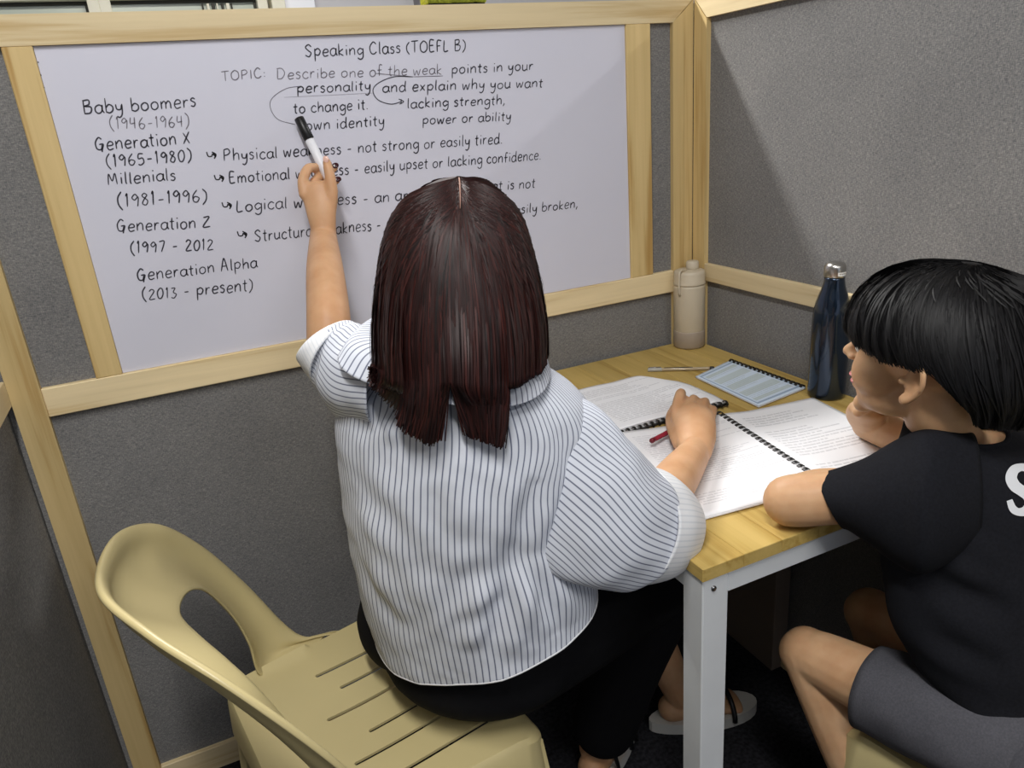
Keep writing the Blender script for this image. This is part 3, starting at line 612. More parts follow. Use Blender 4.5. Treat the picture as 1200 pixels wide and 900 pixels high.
# skirt
bm = bmesh.new()
bm_ell(bm, (-.843, -.495, .560), (.146, .125, .122), Matrix.Rotation(radians(-52), 3, 'Z'))
bm_ell(bm, (-.826, -.508, .508), (.168, .145, .078), Matrix.Rotation(radians(-52), 3, 'Z'))
for hip, kn, an in ((V((-.79, -.555, .515)), Rk, Ra), (V((-.90, -.40, .52)), Lk, La)):
    bm_limb(bm, [hip, (hip+kn)/2, kn], [.100, .094, .080]); e = kn.lerp(an, .86 if kn is Rk else .5); bm_limb(bm, [kn, (kn+e)/2+V((-.01, 0, 0)), e], [.080, .074, .066])
bm_limb(bm, [V((-.80, -.46, .53)), V((-.46, -.41, .54))], [.09, .08]); bm_limb(bm, [(Rk+Lk)/2, (Rk+Lk)/2+V((-.02, .0, -.2))], [.075, .06])
sk = melt('skirt', bm, BLACKC, woman, .006, 8)

# blouse: body, drop sleeves, turned-up cuffs, falling collar
bw = V((.47, .88, .0))
def bv(t, zz=0): return (bw+V((0, 0, zz))).normalized()*t
cr = creases([(P(606, 650, .95), P(570, 778, 1.0), .010, .016), (P(606, 648, .95), P(628, 560, .93), .007, .014), (P(600, 655, .95), P(520, 690, .98), .004, .016),
              (P(420, 560, 1.0), P(500, 640, .98), .0045, .018), (P(430, 500, .98), P(470, 470, .93), .006, .014), (P(415, 640, 1.05), P(470, 740, 1.05), .003, .018),
              (P(620, 660, .96), P(650, 735, 1.02), .008, .013), (P(455, 520, .97), P(440, 700, 1.08), .004, .014), (P(545, 700, .98), P(430, 650, 1.1), .0035, .012), (P(500, 770, 1.0), P(590, 700, .97), .004, .012), (P(560, 560, .93), P(600, 470, .90), .004, .013), (P(425, 430, 1.0), P(480, 500, .93), .007, .013), (P(500, 560, .93), P(520, 640, .96), .003, .02), (P(640, 470, .92), P(700, 600, .95), .004, .014)])
def dblouse(u, v, p): return cr(p)+.005*nz(p, 9)+.003*nz(p, 22, 5)+.0008*nz(p, 60, 2)
rings = [(P(441, 737, 1.215), P(700, 690, 1.075), bv(.132, .20)), (P(434, 712, 1.20), P(700, 668, 1.07), bv(.134, .18)), (P(422, 670, 1.165), P(694, 630, 1.055), bv(.132, .12)), (P(410, 610, 1.125), P(684, 585, 1.035), bv(.126, .06)),
         (P(401, 545, 1.085), P(690, 540, 1.005), bv(.118)), (P(396, 490, 1.055), P(700, 497, .99), bv(.104)), (P(402, 450, 1.035), P(688, 470, .98), bv(.088)),
         (P(418, 418, 1.025), P(662, 446, .98), bv(.070)), (P(446, 398, 1.02), P(632, 430, .985), bv(.056)), (P(480, 394, 1.015), P(600, 420, .985), bv(.048))]
blouse = loft('blouse', rings, SHIRT, woman, 260, 12, .002, dblouse)
# hem seam
C = []
for k in range(80):
    th = 2*pi*k/80; L, R_, b = rings[0]; c = (L+R_)/2; a = (R_-L)/2; pp = c+a*cos(th)+b*sin(th); nn = (a.normalized()*cos(th)+b.normalized()*sin(th)).normalized(); C.append(pp+nn*(dblouse(0, 0, pp)+.0005))
tube('hem_seam', C, .0016, CUFFM, blouse, 6, True)
def dsl(u, v, p): return .006*nz(p, 11, 3)+.0035*nz(p, 26, 8)+.0035*sin(v*17+3*sin(u*6.28))*bump1(v, 1.0, .35)
dR = (PZ(800, 550, .79)-P(700, 560, 1.0))
sl = [ringd(P(640, 448, .99), P(570, 610, 1.04), .070, (1, .1, -.4)), ringd(P(694, 474, .972), P(612, 648, 1.0), .080, (1, .3, -.4)), ringd(P(727, 512, .975), P(652, 676, .985), .082, (1, .5, -.3)),
      ringd(P(750, 538, .99), P(705, 684, .995), .074, (1, .7, -.2)), ringd(P(766, 554, 1.01), P(740, 678, 1.01), .060, dR), ringd(P(772, 562, 1.02), P(750, 670, 1.015), .050, dR)]
def skew(o, k):
    uv = o.data.uv_layers[0].data
    for d in uv: d.uv.x += k*d.uv.y
    return o
skew(loft('sleeve', sl, SHIRT, blouse, 200, 12, .002, dsl), -.25)
cf = [ringd(P(757, 546, 1.008), P(731, 684, 1.005), .068, dR), ringd(P(775, 552, 1.025), P(754, 680, 1.02), .067, dR), ringd(P(789, 566, 1.045), P(776, 671, 1.035), .059, dR), ringd(P(790, 568, 1.047), P(777, 669, 1.037), .053, dR)]
loft('cuff', cf, CUFFM, blouse, 120, 8, .003, lambda u, v, p: .002*nz(p, 25))
dL = V((-.35, .45, .7))
sl = [ringd(P(448, 400, 1.0), P(440, 500, 1.0), .075, (-1, .5, .1)), ringd(P(425, 388, 1.03), P(405, 492, 1.04), .070, (-1, .6, .1)), ringd(P(412, 380, 1.06), P(386, 466, 1.075), .062, (-1, .8, .3)), ringd(P(407, 380, 1.09), P(374, 446, 1.10), .052, (-.6, .8, .6))]
skew(loft('sleeve', sl, SHIRT, blouse, 160, 12, .002, dsl), .0)
cf = [ringd(P(413, 381, 1.08), P(376, 452, 1.09), .060, (-.6, .8, .6)), ringd(P(411, 379, 1.095), P(363, 436, 1.105), .056, (-.5, .8, .7)), ringd(P(410, 377, 1.11), P(354, 424, 1.12), .054, (-.4, .7, .9)), ringd(P(408, 379, 1.11), P(357, 425, 1.12), .050, (-.4, .7, .9))]
loft('cuff', cf, CUFFM, blouse, 120, 8, .003, lambda u, v, p: .002*nz(p, 25))
# collar: a soft band standing away from the neck, open towards the front
cl = [(P(462, 392, 1.0), P(618, 424, .975), bv(.066, .06)), (P(440, 384, .995), P(632, 424, .965), bv(.082, .12)), (P(424, 384, .99), P(641, 428, .958), bv(.094, .22)), (P(414, 400, .985), P(646, 440, .955), bv(.100, .28))]
skew(loft('collar', cl, SHIRT, blouse, 200, 10, .0025, lambda u, v, p: .007*nz(p, 14, 9)+.018*v*bump1(u, .58, .06)), 0)

# ---------------------------------------------------------------- hair strands
def hair_strands(bm, uv, paths, w0, w1):
    for pts in paths:
        n = len(pts); prev = None; ux = random.random()*10; cc = pts[1][1] if isinstance(pts[0], tuple) else None
        for i, (p, nrm) in enumerate(pts):
            t = (pts[min(i+1, n-1)][0]-pts[max(i-1, 0)][0]); s = t.cross(nrm)
            if s.length < 1e-9: s = V((1, 0, 0))
            s.normalize(); w = w0+(w1-w0)*(i/(n-1))**2
            a = bm.verts.new(p+s*w/2); b = bm.verts.new(p-s*w/2)
            if prev:
                f = bm.faces.new((prev[0], prev[1], b, a)); f.smooth = True
                for lp in f.loops: lp[uv].uv = (ux, i/n)
            prev = (a, b)
class Shell:
    def __init__(s, rings, n=10):
        s.c = catmull([(V(r[0])+V(r[1]))/2 for r in rings], n); s.a = catmull([(V(r[1])-V(r[0]))/2 for r in rings], n); s.b = catmull([V(r[2]) for r in rings], n); s.push = None; s.N = len(s.c)-1
    def at(s, v, th):
        """v 0..1 from top to bottom, th angle: 0 right, pi left, -pi/2 nearest"""
        f = min(max(v, 0), .9999)*s.N; i = int(f); t = f-i; c = s.c[i].lerp(s.c[i+1], t); a = s.a[i].lerp(s.a[i+1], t); b = s.b[i].lerp(s.b[i+1], t); g = 0
        if s.push: g = s.push[1]*math.exp(-(((th-s.push[0]+pi) % (2*pi)-pi)/.7)**2)*min(1, v*4)
        n_ = (a.normalized()*cos(th)+b.normalized()*sin(th)).normalized(); return c+a*cos(th)+b*sin(th)+n_*g, (a.normalized()*cos(th)+b.normalized()*sin(th)).normalized()
hb = V((.37, .93, 0)).normalized()
HR = [(P(530, 207, .962), P(545, 207, .962), hb*.012), (P(506, 212, .960), P(569, 213, .960), hb*.045), (P(480, 228, .958), P(594, 232, .958), hb*.074), (P(460, 256, .958), P(610, 258, .958), hb*.092), (P(449, 296, .958), P(622, 298, .958), hb*.101),
      (P(443, 338, .960), P(631, 338, .958), hb*.104), (P(440, 382, .965), P(637, 380, .958), hb*.104), (P(441, 418, .968), P(638, 418, .960), hb*.100)]
SH = Shell(HR)
def hair_woman():
    bm = bmesh.new(); uv = bm.loops.layers.uv.new('UVMap'); R = random.Random(3); paths = []
    def lock_end(x):
        """where a strand that leaves the shell at pixel column x ends: x, y, camera distance"""
        if x < 472: t = (x-441)/31; return (436+t*30, 446+t*30+R.uniform(-16, 8), .93)
        if x < 527: t = (x-472)/55; return (467+t*49, 516-abs(t-.75)*26+R.uniform(-10, 8), .905)
        if x < 597: t = (x-527)/70; return (546+t*43, 506+t*16+R.uniform(-14, 6), .900)
        t = (x-597)/41; return (592+t*40, 434-t*6+R.uniform(-6, 5), .93)
    dg = bpy.context.evaluated_depsgraph_get(); trees = []
    for o in bpy.data.objects:
        if o.name in ('blouse', 'collar'): trees.append((BVHTree.FromPolygons([v.co.copy() for v in o.data.vertices], [tuple(p.vertices) for p in o.data.polygons])))
    def clear(p, gap):
        d = (p-CC); L = d.length; d.normalize(); m = L
        for t_ in trees:
            h = t_.ray_cast(CC, d)
            if h[0]: m = min(m, h[3]-gap)
        return CC+d*m
    N = 12500
    for k in range(N):
        th = R.uniform(-pi-.55, .55) if R.random() < .80 else R.uniform(0, pi)
        lk = R.random(); s0 = R.uniform(0, .36)**1.0; lift = R.uniform(-.002, .0035); path = []; mid = -pi/2+.05
        steps = 20
        sgn = 1 if th > mid else -1; wav = R.uniform(0, 6.28); amp = R.uniform(.0, .0018)
        for i in range(steps):
            t = i/(steps-1); v = s0*(.3 if sin(th) > .55 else 1)+((.42 if sin(th) > .55 else 1)-s0)*t; ph = mid+sgn*.03+(th-mid-sgn*.03)*(1-(1-t)**3.2)
            p, n = SH.at(v, ph); clump = .0022*sin(ph*38+2.5*sin(ph*9))+.003*sin(ph*13+1)*t
            p = p+n*(lift+.6*clump*min(1, t*2))+n*(-.004*bump1(ph, mid, .05) if v < .36 else 0)
            p += V((amp*sin(wav+t*7), 0, 0)); path.append((p, (n+V((R.uniform(-.25, .25), R.uniform(-.25, .25), 0))).normalized()))
        # tail
        pl = path[-1][0]; rel = pl-CC; D = rel.dot(CF); x = 600+FPX*rel.dot(CR)/D
        if sin(th) < -.12:
            ex, ey, eD = lock_end(max(441, min(638, x))); short = R.random(); f = 1-.35*short**4
            front = max(0, D-.985); end = P(ex+R.gauss(0, 2.2), 424+(ey-424)*f, eD+lift*1.5+(front*.8))
            m1 = pl+(end-pl)*.35+V((0, 0, -.004)); d0 = path[-1][0]-path[-3][0]
            c1_ = pl+d0.normalized()*(end-pl).length*(.08+.45*min(1, abs(x-527)/34))
            for i in range(1, 9):
                t = i/8; p = pl*(1-t)**2+c1_*2*t*(1-t)+end*t*t; path.append((p, (-CF+V((R.uniform(-.4, .4), 0, R.uniform(-.2, .2)))).normalized()))
        if sin(th) < .1:
            # lift the whole lower strand smoothly clear of the collar and blouse
            n0 = 12; need = 0
            for i in range(n0, len(path)):
                p = path[i][0]; c_ = clear(p, .003+.010*lk); need = max(need, min(.06, (p-c_).length))
            if need > 0:
                for i in range(n0, len(path)):
                    w_ = min(1, (i-n0)/6); w_ = w_*w_*(3-2*w_); p = path[i][0]; path[i] = (p+(CC-p).normalized()*need*w_, path[i][1])
        paths.append(path)
    hair_strands(bm, uv, paths, .0026, .0013)
    me = bpy.data.meshes.new('hair'); bm.to_mesh(me); bm.free(); h = link('hair', me, HAIR_W, woman); h['kind'] = 'stuff'
    # dense core under the strands
    inner = [(r[0]+(r[1]-r[0]).normalized()*.005, r[1]-(r[1]-r[0]).normalized()*.005, r[2]*.93) for r in HR]
    loft('hair_core', inner, HAIR_W, h, 64, 6, 0, None, closed_end=False)
    for pts, r, fl in (([P(460, 400, .945), P(458, 425, .93), P(452, 450, .915)], [(.016, .006), (.010, .003), (.004, .002)], 0), ([P(498, 400, .93), P(496, 440, .905), P(493, 480, .895)], [(.026, .006), (.018, .003), (.008, .002)], 0),
                       ([P(566, 400, .925), P(564, 440, .900), P(566, 480, .890)], [(.026, .006), (.016, .003), (.008, .002)], 0), ([P(612, 400, .94), P(610, 418, .93)], [(.022, .010), (.020, .005)], 0)):
        b2 = bmesh.new(); bm_limb(b2, pts, r, 12, flat=CR); bm_obj('hair_lock', b2, HAIR_W, h, True)
    return h
hair_woman()
# pale parting line on the scalp
pp = []
for i in range(10):
    p, n = SH.at(.02+.30*i/9, -pi/2+.05); pp.append(p+n*.0032)
tube('parting', pp, [.0016*(1-.7*i/9) for i in range(10)], plain('scalp_skin', (150, 112, 96), .7), woman, 6)

# sandals
def sandal(an, toe, parent, upper):
    toe = toe.normalized(); sd = V((-toe.y, toe.x, 0)); c = an+toe*.055; c.z = 0; bm = bmesh.new(); rs = []
    for zz in (.001, .028):
        r = []
        for k in range(28):
            t = 2*pi*k/28; x = cos(t)*.128; y = sin(t)*(.042+.008*cos(t)); r.append(bm.verts.new(c+toe*x+sd*y+V((0, 0, zz))))
        rs.append(r)
    for k in range(28): bm.faces.new((rs[0][k], rs[0][(k+1) % 28], rs[1][(k+1) % 28], rs[1][k]))
    bm.faces.new(rs[0]); bm.faces.new(rs[1]); s = bm_obj('sandal', bm, plain('white_sole', (206, 204, 198), .6), parent)
    def band(x, h, w):
        pts = []
        for k in range(13):
            t = pi*k/12; pts.append(c+toe*x+sd*(cos(t)*.047)+V((0, 0, .02+sin(t)*h)))
        tube('strap', pts, w, BLK, s, 8)
    band(.055, .045, .006); band(.03, .055, .006) if upper else None; band(-.045, .085, .0045)
sandal(V((-.575, -.43, 0)), V((.75, .55, 0)), woman, True); sandal(V((-.335, -.395, 0)), V((.95, -.25, 0)), woman, False)

# ---------------------------------------------------------------- BOY
boy = empty('person', (-.24, -1.12, 0)); tag(boy, 'boy with black bowl-cut hair in a black t-shirt and grey shorts, leaning on the table', 'person')
bm = bmesh.new(); BH = P(1087.4, 429.4, .94); bf = V((-.27546944, .96067612, .0349)); BC7 = P(1122, 505, .985)
TB, RB = head_bm(bm, BH, bf, (0, 0, 1), .985, BC7+V((0, .01, -.03)), .040)
Bp = V((-.24, -1.12, .53)); Bs = P(1170, 570, .975)
bm_limb(bm, [Bp, P(1205, 700, 1.0), Bs, BC7+V((0, 0, -.05))], [(.09, .06), (.085, .05), (.085, .045), (.045, .035)], 24, flat=(1, 0, 0))
z = lambda x, y, zz: PZ(x, y, zz)
S1 = P(1115, 572, .95); E1 = PZ(926, 587, .789)
bm_limb(bm, [S1, S1.lerp(E1, .5), E1.lerp(S1, .12), E1], [.034, .036, .0375, .0365]); bm_limb(bm, [E1, E1+V((.07, -.012, .0)), E1+V((.165, -.085, -.005))], [.034, .033, .024])
bm_limb(bm, [E1+V((.165, -.085, -.005)), E1+V((.22, -.11, -.012))], [(.026, .016), (.028, .013)], 16, flat=(0, 1, 0))
for k in range(4): bm_limb(bm, [E1+V((.222, -.135+.016*k, -.012)), E1+V((.25, -.145+.017*k, -.016)), E1+V((.268-.006*abs(k-1.5), -.152+.018*k, -.030))], [.0075, .007, .006], 10)
bm_limb(bm, [E1+V((.185, -.12, -.008)), E1+V((.205, -.145, -.012)), E1+V((.23, -.165, -.02))], [.009, .008, .007], 10)
# right arm: forearm on the table, hand bent up under the chin
S2 = P(1190, 550, 1.03); E2 = PZ(1120, 533, .788); W2 = PZ(1018, 497, .782)
bm_limb(bm, [S2, (S2+E2)/2, E2], [.034, .034, .033]); bm_limb(bm, [E2, (E2+W2)/2, W2], [.036, .034, .0275])
H2 = P(1016, 480, 1.15); bm_limb(bm, [W2, (W2+H2)/2+V((-.006, 0, .004)), H2], [(.0275, .024), (.030, .020), (.028, .016)], 16)
for k in range(4): bm_limb(bm, [H2+V((.03*k*.5-.02, .0, .0)), H2+V((.012*k-.01, -.03, .028)), H2+V((.012*k+.005, -.05, .045))], [.0085, .008, .007], 10)
bm_limb(bm, [W2+V((.02, 0, .02)), H2+V((.045, -.01, .0)), H2+V((.05, -.03, .02))], [.011, .009, .008], 10)
KL, KR = V((-.378, -.775, .495)), V((-.222, -.760, .500))
for hip, kn, an, tt in ((V((-.30, -1.08, .51)), KL, V((-.315, -.955, .10)), V((-.2, 1, 0))), (V((-.18, -1.08, .51)), KR, V((-.19, -.93, .10)), V((0, 1, 0)))):
    bm_limb(bm, [hip, hip.lerp(kn, .55), kn.lerp(hip, .12), kn+V((0, .004, -.004))], [.050, .050, .044, .039]); bm_limb(bm, [kn, kn.lerp(an, .35)+V((0, -.012, 0)), an], [.040, .043, .028])
    tt.normalize(); bm_limb(bm, [an+tt*-.02+V((0, 0, -.05)), an+tt*.04+V((0, 0, -.055)), an+tt*.12+V((0, 0, -.075))], [(.028, .036), (.034, .028), (.034, .014)], 14, flat=(1, 0, 0))
melt('body', bm, SKIN_B, boy, .0032, 7)
face_parts(boy, TB, RB, .985, (206, 128, 126))
# tee
crt = creases([(P(1060, 670, .93), P(1190, 720, .90), .006, .014), (P(1075, 740, .94), P(1180, 790, .90), .006, .015), (P(1120, 640, .90), P(1180, 690, .88), .005, .012), (P(1130, 520, .9), P(1128, 620, .9), .004, .010)])
def dtee(u, v, p): return .006*nz(p, 8, 4)+.004*nz(p, 20, 7)+crt(p)
bb = lambda t, zz=0: (V((-.12, .97, zz))).normalized()*t
rt = [(P(1180, 930, .92), P(1400, 900, .96), bb(.12)), (P(1152, 862, .93), P(1392, 830, .975), bb(.118)), (P(1104, 806, .955), P(1368, 760, .985), bb(.115)), (P(1072, 740, .96), P(1332, 700, 1.0), bb(.110)), (P(1062, 668, .955), P(1302, 640, 1.015), bb(.105)),
      (P(1060, 610, .945), P(1288, 590, 1.02), bb(.098)), (P(1066, 566, .935), P(1266, 550, 1.02), bb(.086)), (P(1074, 532, .935), P(1232, 518, 1.015), bb(.070)), (P(1078, 511, .945), P(1192, 500, 1.0), bb(.056, .20)), (P(1078, 503, .95), P(1164, 492, .985), bb(.050, .30))]
tee = loft('t_shirt', rt, TEE, boy, 180, 10, .0025, dtee)
dS = E1-S1
ts = [ringd(P(1140, 506, .94), P(1140, 640, .95), .060, dS), ringd(P(1085, 504, .925), P(1082, 668, .94), .068, dS), ringd(P(1050, 518, .945), P(1052, 660, .96), .064, dS), ringd(P(1010, 540, .975), P(1022, 638, .98), .056, dS), ringd(P(975, 553, 1.0), P(998, 620, 1.0), .048, dS), ringd(P(957, 556, 1.012), P(989, 615, 1.012), .045, dS)]
loft('sleeve', ts, TEE, tee, 120, 10, .0025, lambda u, v, p: .004*nz(p, 13, 1)*(1-.6*v))
dS2 = E2-S2; e_ = S2.lerp(E2, .7); ts = [(S2+V((-.06, 0, .02)), S2+V((.055, 0, -.03)), V((0, .06, .02))), (e_+V((-.05, 0, .0)), e_+V((.048, 0, 0)), V((0, .045, .02)))]
loft('sleeve', ts, TEE, tee, 80, 10, .0025, None)
tube('collar_rib', [((L+R_)/2+(R_-L)/2*cos(2*pi*k/50)+b*sin(2*pi*k/50)) for k in range(50) for (L, R_, b) in (rt[-1],)], .0035, TEE, tee, 8, True)
# white letter on the back
def letter_S():
    dg = bpy.context.evaluated_depsgraph_get(); me = tee.data; bvh = BVHTree.FromPolygons([v.co.copy() for v in me.vertices], [tuple(p.vertices) for p in me.polygons])
    # outline centre line of the heavy S in photograph readings with stroke half-widths
    cl = [((1211, 567), 4.5), ((1210, 556), 5.5), ((1205, 549.5), 5), ((1197, 547.5), 4.5), ((1188.5, 551), 6), ((1185, 560), 6.8), ((1189, 569), 6.8), ((1197, 575), 6.4), ((1205, 581), 6.8), ((1208, 590), 6.8), ((1203, 598), 6), ((1194, 600), 4.5), ((1187, 596), 4.5), ((1183, 586), 3.5)]
    pts = catmull([V((p[0], p[1], w)) for p, w in cl], 6); bm = bmesh.new(); prev = None; n = len(pts)
    for i, p in enumerate(pts):
        t = (pts[min(i+1, n-1)]-pts[max(i-1, 0)]); t.z = 0; t.normalize(); nn = V((-t.y, t.x, 0)); row = []
        for k in range(5):
            s = (k/2-1)*p.z; x, y = p.x+nn.x*s, p.y+nn.y*s; d = (P(x, y, 1)-CC).normalized(); h = bvh.ray_cast(CC, d)
            row.append(bm.verts.new((h[0]-d*.0032) if h[0] else P(x, y, .93)))
        if prev:
            for k in range(4): bm.faces.new((prev[k], prev[k+1], row[k+1], row[k]))
        prev = row
    bm_obj('printed_letter', bm, plain('white_print', (214, 216, 220), .7), tee, True)
letter_S()
# shorts
bm = bmesh.new()
for hip, kn in ((V((-.30, -1.08, .51)), KL), (V((-.18, -1.08, .51)), KR)):
    d = (kn-hip).normalized(); sd = V((d.y, -d.x, 0)).normalized(); u_ = sd.cross(d)
    rr = [(hip-sd*.078+d*-.05, hip+sd*.078+d*-.05, u_*.080), (hip-sd*.076, hip+sd*.076, u_*.078), (hip.lerp(kn, .35)-sd*.070, hip.lerp(kn, .35)+sd*.070, u_*.068), (hip.lerp(kn, .68)-sd*.064+V((0, 0, -.004)), hip.lerp(kn, .68)+sd*.062+V((0, 0, -.004)), u_*.060)]
    s_ = loft('shorts_leg', rr, GREYC, None, 80, 10, .003, lambda u, v, p: .005*nz(p, 14, 2)+.003*nz(p, 30, 3))
    if kn is KL: shorts = s_; s_.name = 'shorts'; s_.parent = boy; s_.matrix_parent_inverse = boy.matrix_basis.inverted()
    else: s_.parent = shorts; s_.matrix_parent_inverse = Matrix.Identity(4)
bm = bmesh.new(); bm_ell(bm, (-.24, -1.13, .525), (.15, .115, .085)); pv = bm_obj('shorts_seat', bm, GREYC, shorts, True)
# boy's hair
gb = V((.40, .917, 0)).normalized()
BR = [(P(1128, 308, 0.927), P(1150, 308, 0.927), gb*.012), (P(1085, 310, 0.924), P(1172, 315, 0.927), gb*.045), (P(1050, 319, 0.922), P(1192, 326, 0.927), gb*.066), (P(1022, 338, 0.922), P(1207, 344, 0.927), gb*.080), (P(1005, 362, 0.924), P(1217, 368, 0.927), gb*.088), (P(999, 388, 0.927), P(1222, 396, 0.930), gb*.092),
      (P(1004, 412, 0.932), P(1220, 424, 0.932), gb*.091), (P(1022, 436, 0.937), P(1212, 450, 0.932), gb*.084), (P(1050, 458, 0.942), P(1195, 472, 0.937), gb*.070), (P(1075, 478, 0.947), P(1172, 488, 0.942), gb*.058)]
SB = Shell(BR); SB.push = (-.82, .010)
def hair_boy():
    bm = bmesh.new(); uv = bm.loops.layers.uv.new('UVMap'); R = random.Random(5); paths = []
    def vend(th):
        # th: pi = front, -pi/2 near side, 0 back, pi/2 far side
        a = ((th-2.32) % (2*pi)); side = min(a, 2*pi-a)   # 0 at front, pi at back
        if side < .55: return .60
        if side < 1.25: return .60+(side-.55)/.7*.05
        if side < 1.85: return .665
        if side < 2.10: return .70+(side-1.85)/.25*.2
        return .97
    for k in range(9500):
        th = R.uniform(0, 2*pi); ve = vend(th)+R.uniform(-.05, .012); s0 = R.uniform(0, .35) if R.random() < .6 else R.uniform(.2, .6); s0 = min(s0, ve-.25); lift = R.uniform(-.003, .0035)
        if R.random() < .03: lift += R.uniform(0, .006)
        path = []; n_ = 15; sw = R.gauss(0, .10)-.18
        for i in range(n_):
            t = i/(n_-1); v = s0+(ve-s0)*t; ph = th+sw*(1-t); p, n = SB.at(v, ph); cl_ = .0022*sin(ph*30+3*sin(ph*7))*t
            p = p+n*(lift*(.4+.6*t)+cl_); path.append((p, (n+V((R.uniform(-.3, .3), R.uniform(-.3, .3), R.uniform(-.2, .2)))).normalized()))
        paths.append(path)
    for k in range(160):   # stray tufts on the crown
        th = R.gauss(-.6, .9); s0 = R.uniform(.02, .25); path = []
        for i in range(8):
            t = i/7; p, n = SB.at(s0+.10*t, th+.2*t); path.append((p+n*(.010*t*R.uniform(.6, 1)), n))
        paths.append(path)
    hair_strands(bm, uv, paths, .0024, .0006)
    me = bpy.data.meshes.new('hair'); bm.to_mesh(me); bm.free(); h = link('hair', me, HAIR_B, boy); h['kind'] = 'stuff'
    b2 = bmesh.new(); rows = []
    M_ = 96
    for j in range(25):
        row = []
        for k in range(M_):
            th = 2*pi*k/M_; v = vend(th)*j/24*.975; p, n = SB.at(v, th); row.append(b2.verts.new(p-n*.005))
        rows.append(row)
    for A, B in zip(rows, rows[1:]):
        for k in range(M_): b2.faces.new((A[k], A[(k+1) % M_], B[(k+1) % M_], B[k]))
    b2.faces.new(rows[0]); bm_obj('hair_core', b2, HAIR_B, h, True)
hair_boy()
# ================================================================== SMALL THINGS
# marker in the woman's left hand
def stick(root, a, b, parts):
    d = (b-a)
    for nm, t0, t1, r0, r1, mat in parts: tube(nm, [a+d*t0, a+d*(t0+.01), a+d*(t1-.01), a+d*t1], [r0*.8, r0, r1, r1*.85], mat, root, 16)
ma, mb = PY(350, 138, -.010), PY(391, 222, -.052)
mk = empty('marker', ma); tag(mk, 'white whiteboard marker with black cap held against the board', 'marker')
stick(mk, ma, mb, [('cap', 0, .30, .0088, .0095, BLK), ('barrel', .30, 1.0, .0085, .0085, plain('white_plastic', (232, 232, 238), .3))])
pa, pb = PZ(763, 517, .772), PZ(822, 486, .757)
rp = empty('pen', pa); tag(rp, 'dark red pen gripped in the woman\'s right fist over the open workbook', 'pen')
RED = plain('dark_red_plastic', (150, 40, 58), .25); stick(rp, pa, pb, [('barrel', .04, .86, .0042, .0045, RED), ('end_cap', 0, .06, .0046, .0046, plain('deep_red_plastic', (104, 22, 38), .3)), ('tip', .86, 1.0, .0035, .001, RED)])
ga, gb_ = PZ(759, 433.5, .7545), PZ(837, 431.5, .7545)
gp = empty('pen', ga); tag(gp, 'clear ballpoint pen with dark ink lying at the back of the table', 'pen')
stick(gp, ga, gb_, [('barrel', .2, .93, .0038, .0038, plain('clear_smoky_plastic', (176, 160, 132), .12, spec=.6)), ('cap', 0, .22, .0046, .0046, plain('clear_grey_cap', (170, 168, 160), .15)), ('end_plug', .93, 1.0, .0042, .0042, BLK)])
tube('ink_tube', [ga+(gb_-ga)*.25+V((0, 0, .0036)), ga+(gb_-ga)*.68+V((0, 0, .0036))], .0013, BLK, gp, 6); tube('clip', [ga+(gb_-ga)*.02+V((0, 0, .0055)), ga+(gb_-ga)*.2+V((0, 0, .006))], .0011, plain('clip_steel', (190, 190, 190), .25, 1), gp, 6)

# sheets and comb bindings
def sheet(name, A, B, C_, D_, mat, parent, lift=lambda u, v: 0, nu=26, nv=26, th=.0006, edge=lambda u, v: (0, 0)):
    """A..B along u at v=0, D..C at v=1"""
    bm = bmesh.new(); uv = bm.loops.layers.uv.new('UVMap'); G = []
    for j in range(nv+1):
        row = []
        for i in range(nu+1):
            u, v = i/nu, j/nv; du, dv = edge(u, v); p = V(A).lerp(V(B), u+du).lerp(V(D_).lerp(V(C_), u+du), v+dv); p = p+V((0, 0, lift(u, v))); row.append(bm.verts.new(p))
        G.append(row)
    for j in range(nv):
        for i in range(nu):
            f = bm.faces.new((G[j][i], G[j][i+1], G[j+1][i+1], G[j+1][i])); f.smooth = True
            for lp, (a, b) in zip(f.loops, ((i, j), (i+1, j), (i+1, j+1), (i, j+1))): lp[uv].uv = (a/nu, b/nv)
    me = bpy.data.meshes.new(name); bm.to_mesh(me); bm.free(); o = link(name, me, mat, parent, True)
    m = o.modifiers.new('t', 'SOLIDIFY'); m.thickness = th; m.offset = -1; return o
def comb(parent, a, b, n, r, side, full=True, spine=True, hgt=0, width=.0036):
    """black comb rings arching over the line a-b"""
    a, b = V(a), V(b); d = (b-a).normalized(); s = V(side).normalized(); src = None
    for k in range(n):
        c = a.lerp(b, (k+.5)/n)
        if src is None:
            bm = bmesh.new(); prev = None
            for i in range(11):
                t = -.35+(pi+.7)*i/10; p = s*(cos(t)*r)+V((0, 0, sin(t)*r*.9)); q2 = s*(cos(t)*(r-.0011))+V((0, 0, sin(t)*(r-.0011)*.9))
                row = [bm.verts.new(x) for x in (p-d*width/2, p+d*width/2, q2+d*width/2, q2-d*width/2)]
                if prev:
                    for m in range(4): bm.faces.new((prev[m], prev[(m+1) % 4], row[(m+1) % 4], row[m]))
                else: bm.faces.new(row)
                prev = row
            bm.faces.new(prev); src = bm_obj('binding_ring', bm, BLK, parent); o = src
        else: o = src.copy(); COL.objects.link(o)
        o.location = c+V((0, 0, hgt)); 
        o.parent = parent; o.matrix_parent_inverse = parent.matrix_basis.inverted()
    if spine: tube('binding_spine', [a+V((0, 0, hgt-r*.3))+s*r*.2, b+V((0, 0, hgt-r*.3))+s*r*.2], r*.35, BLK, parent, 8)
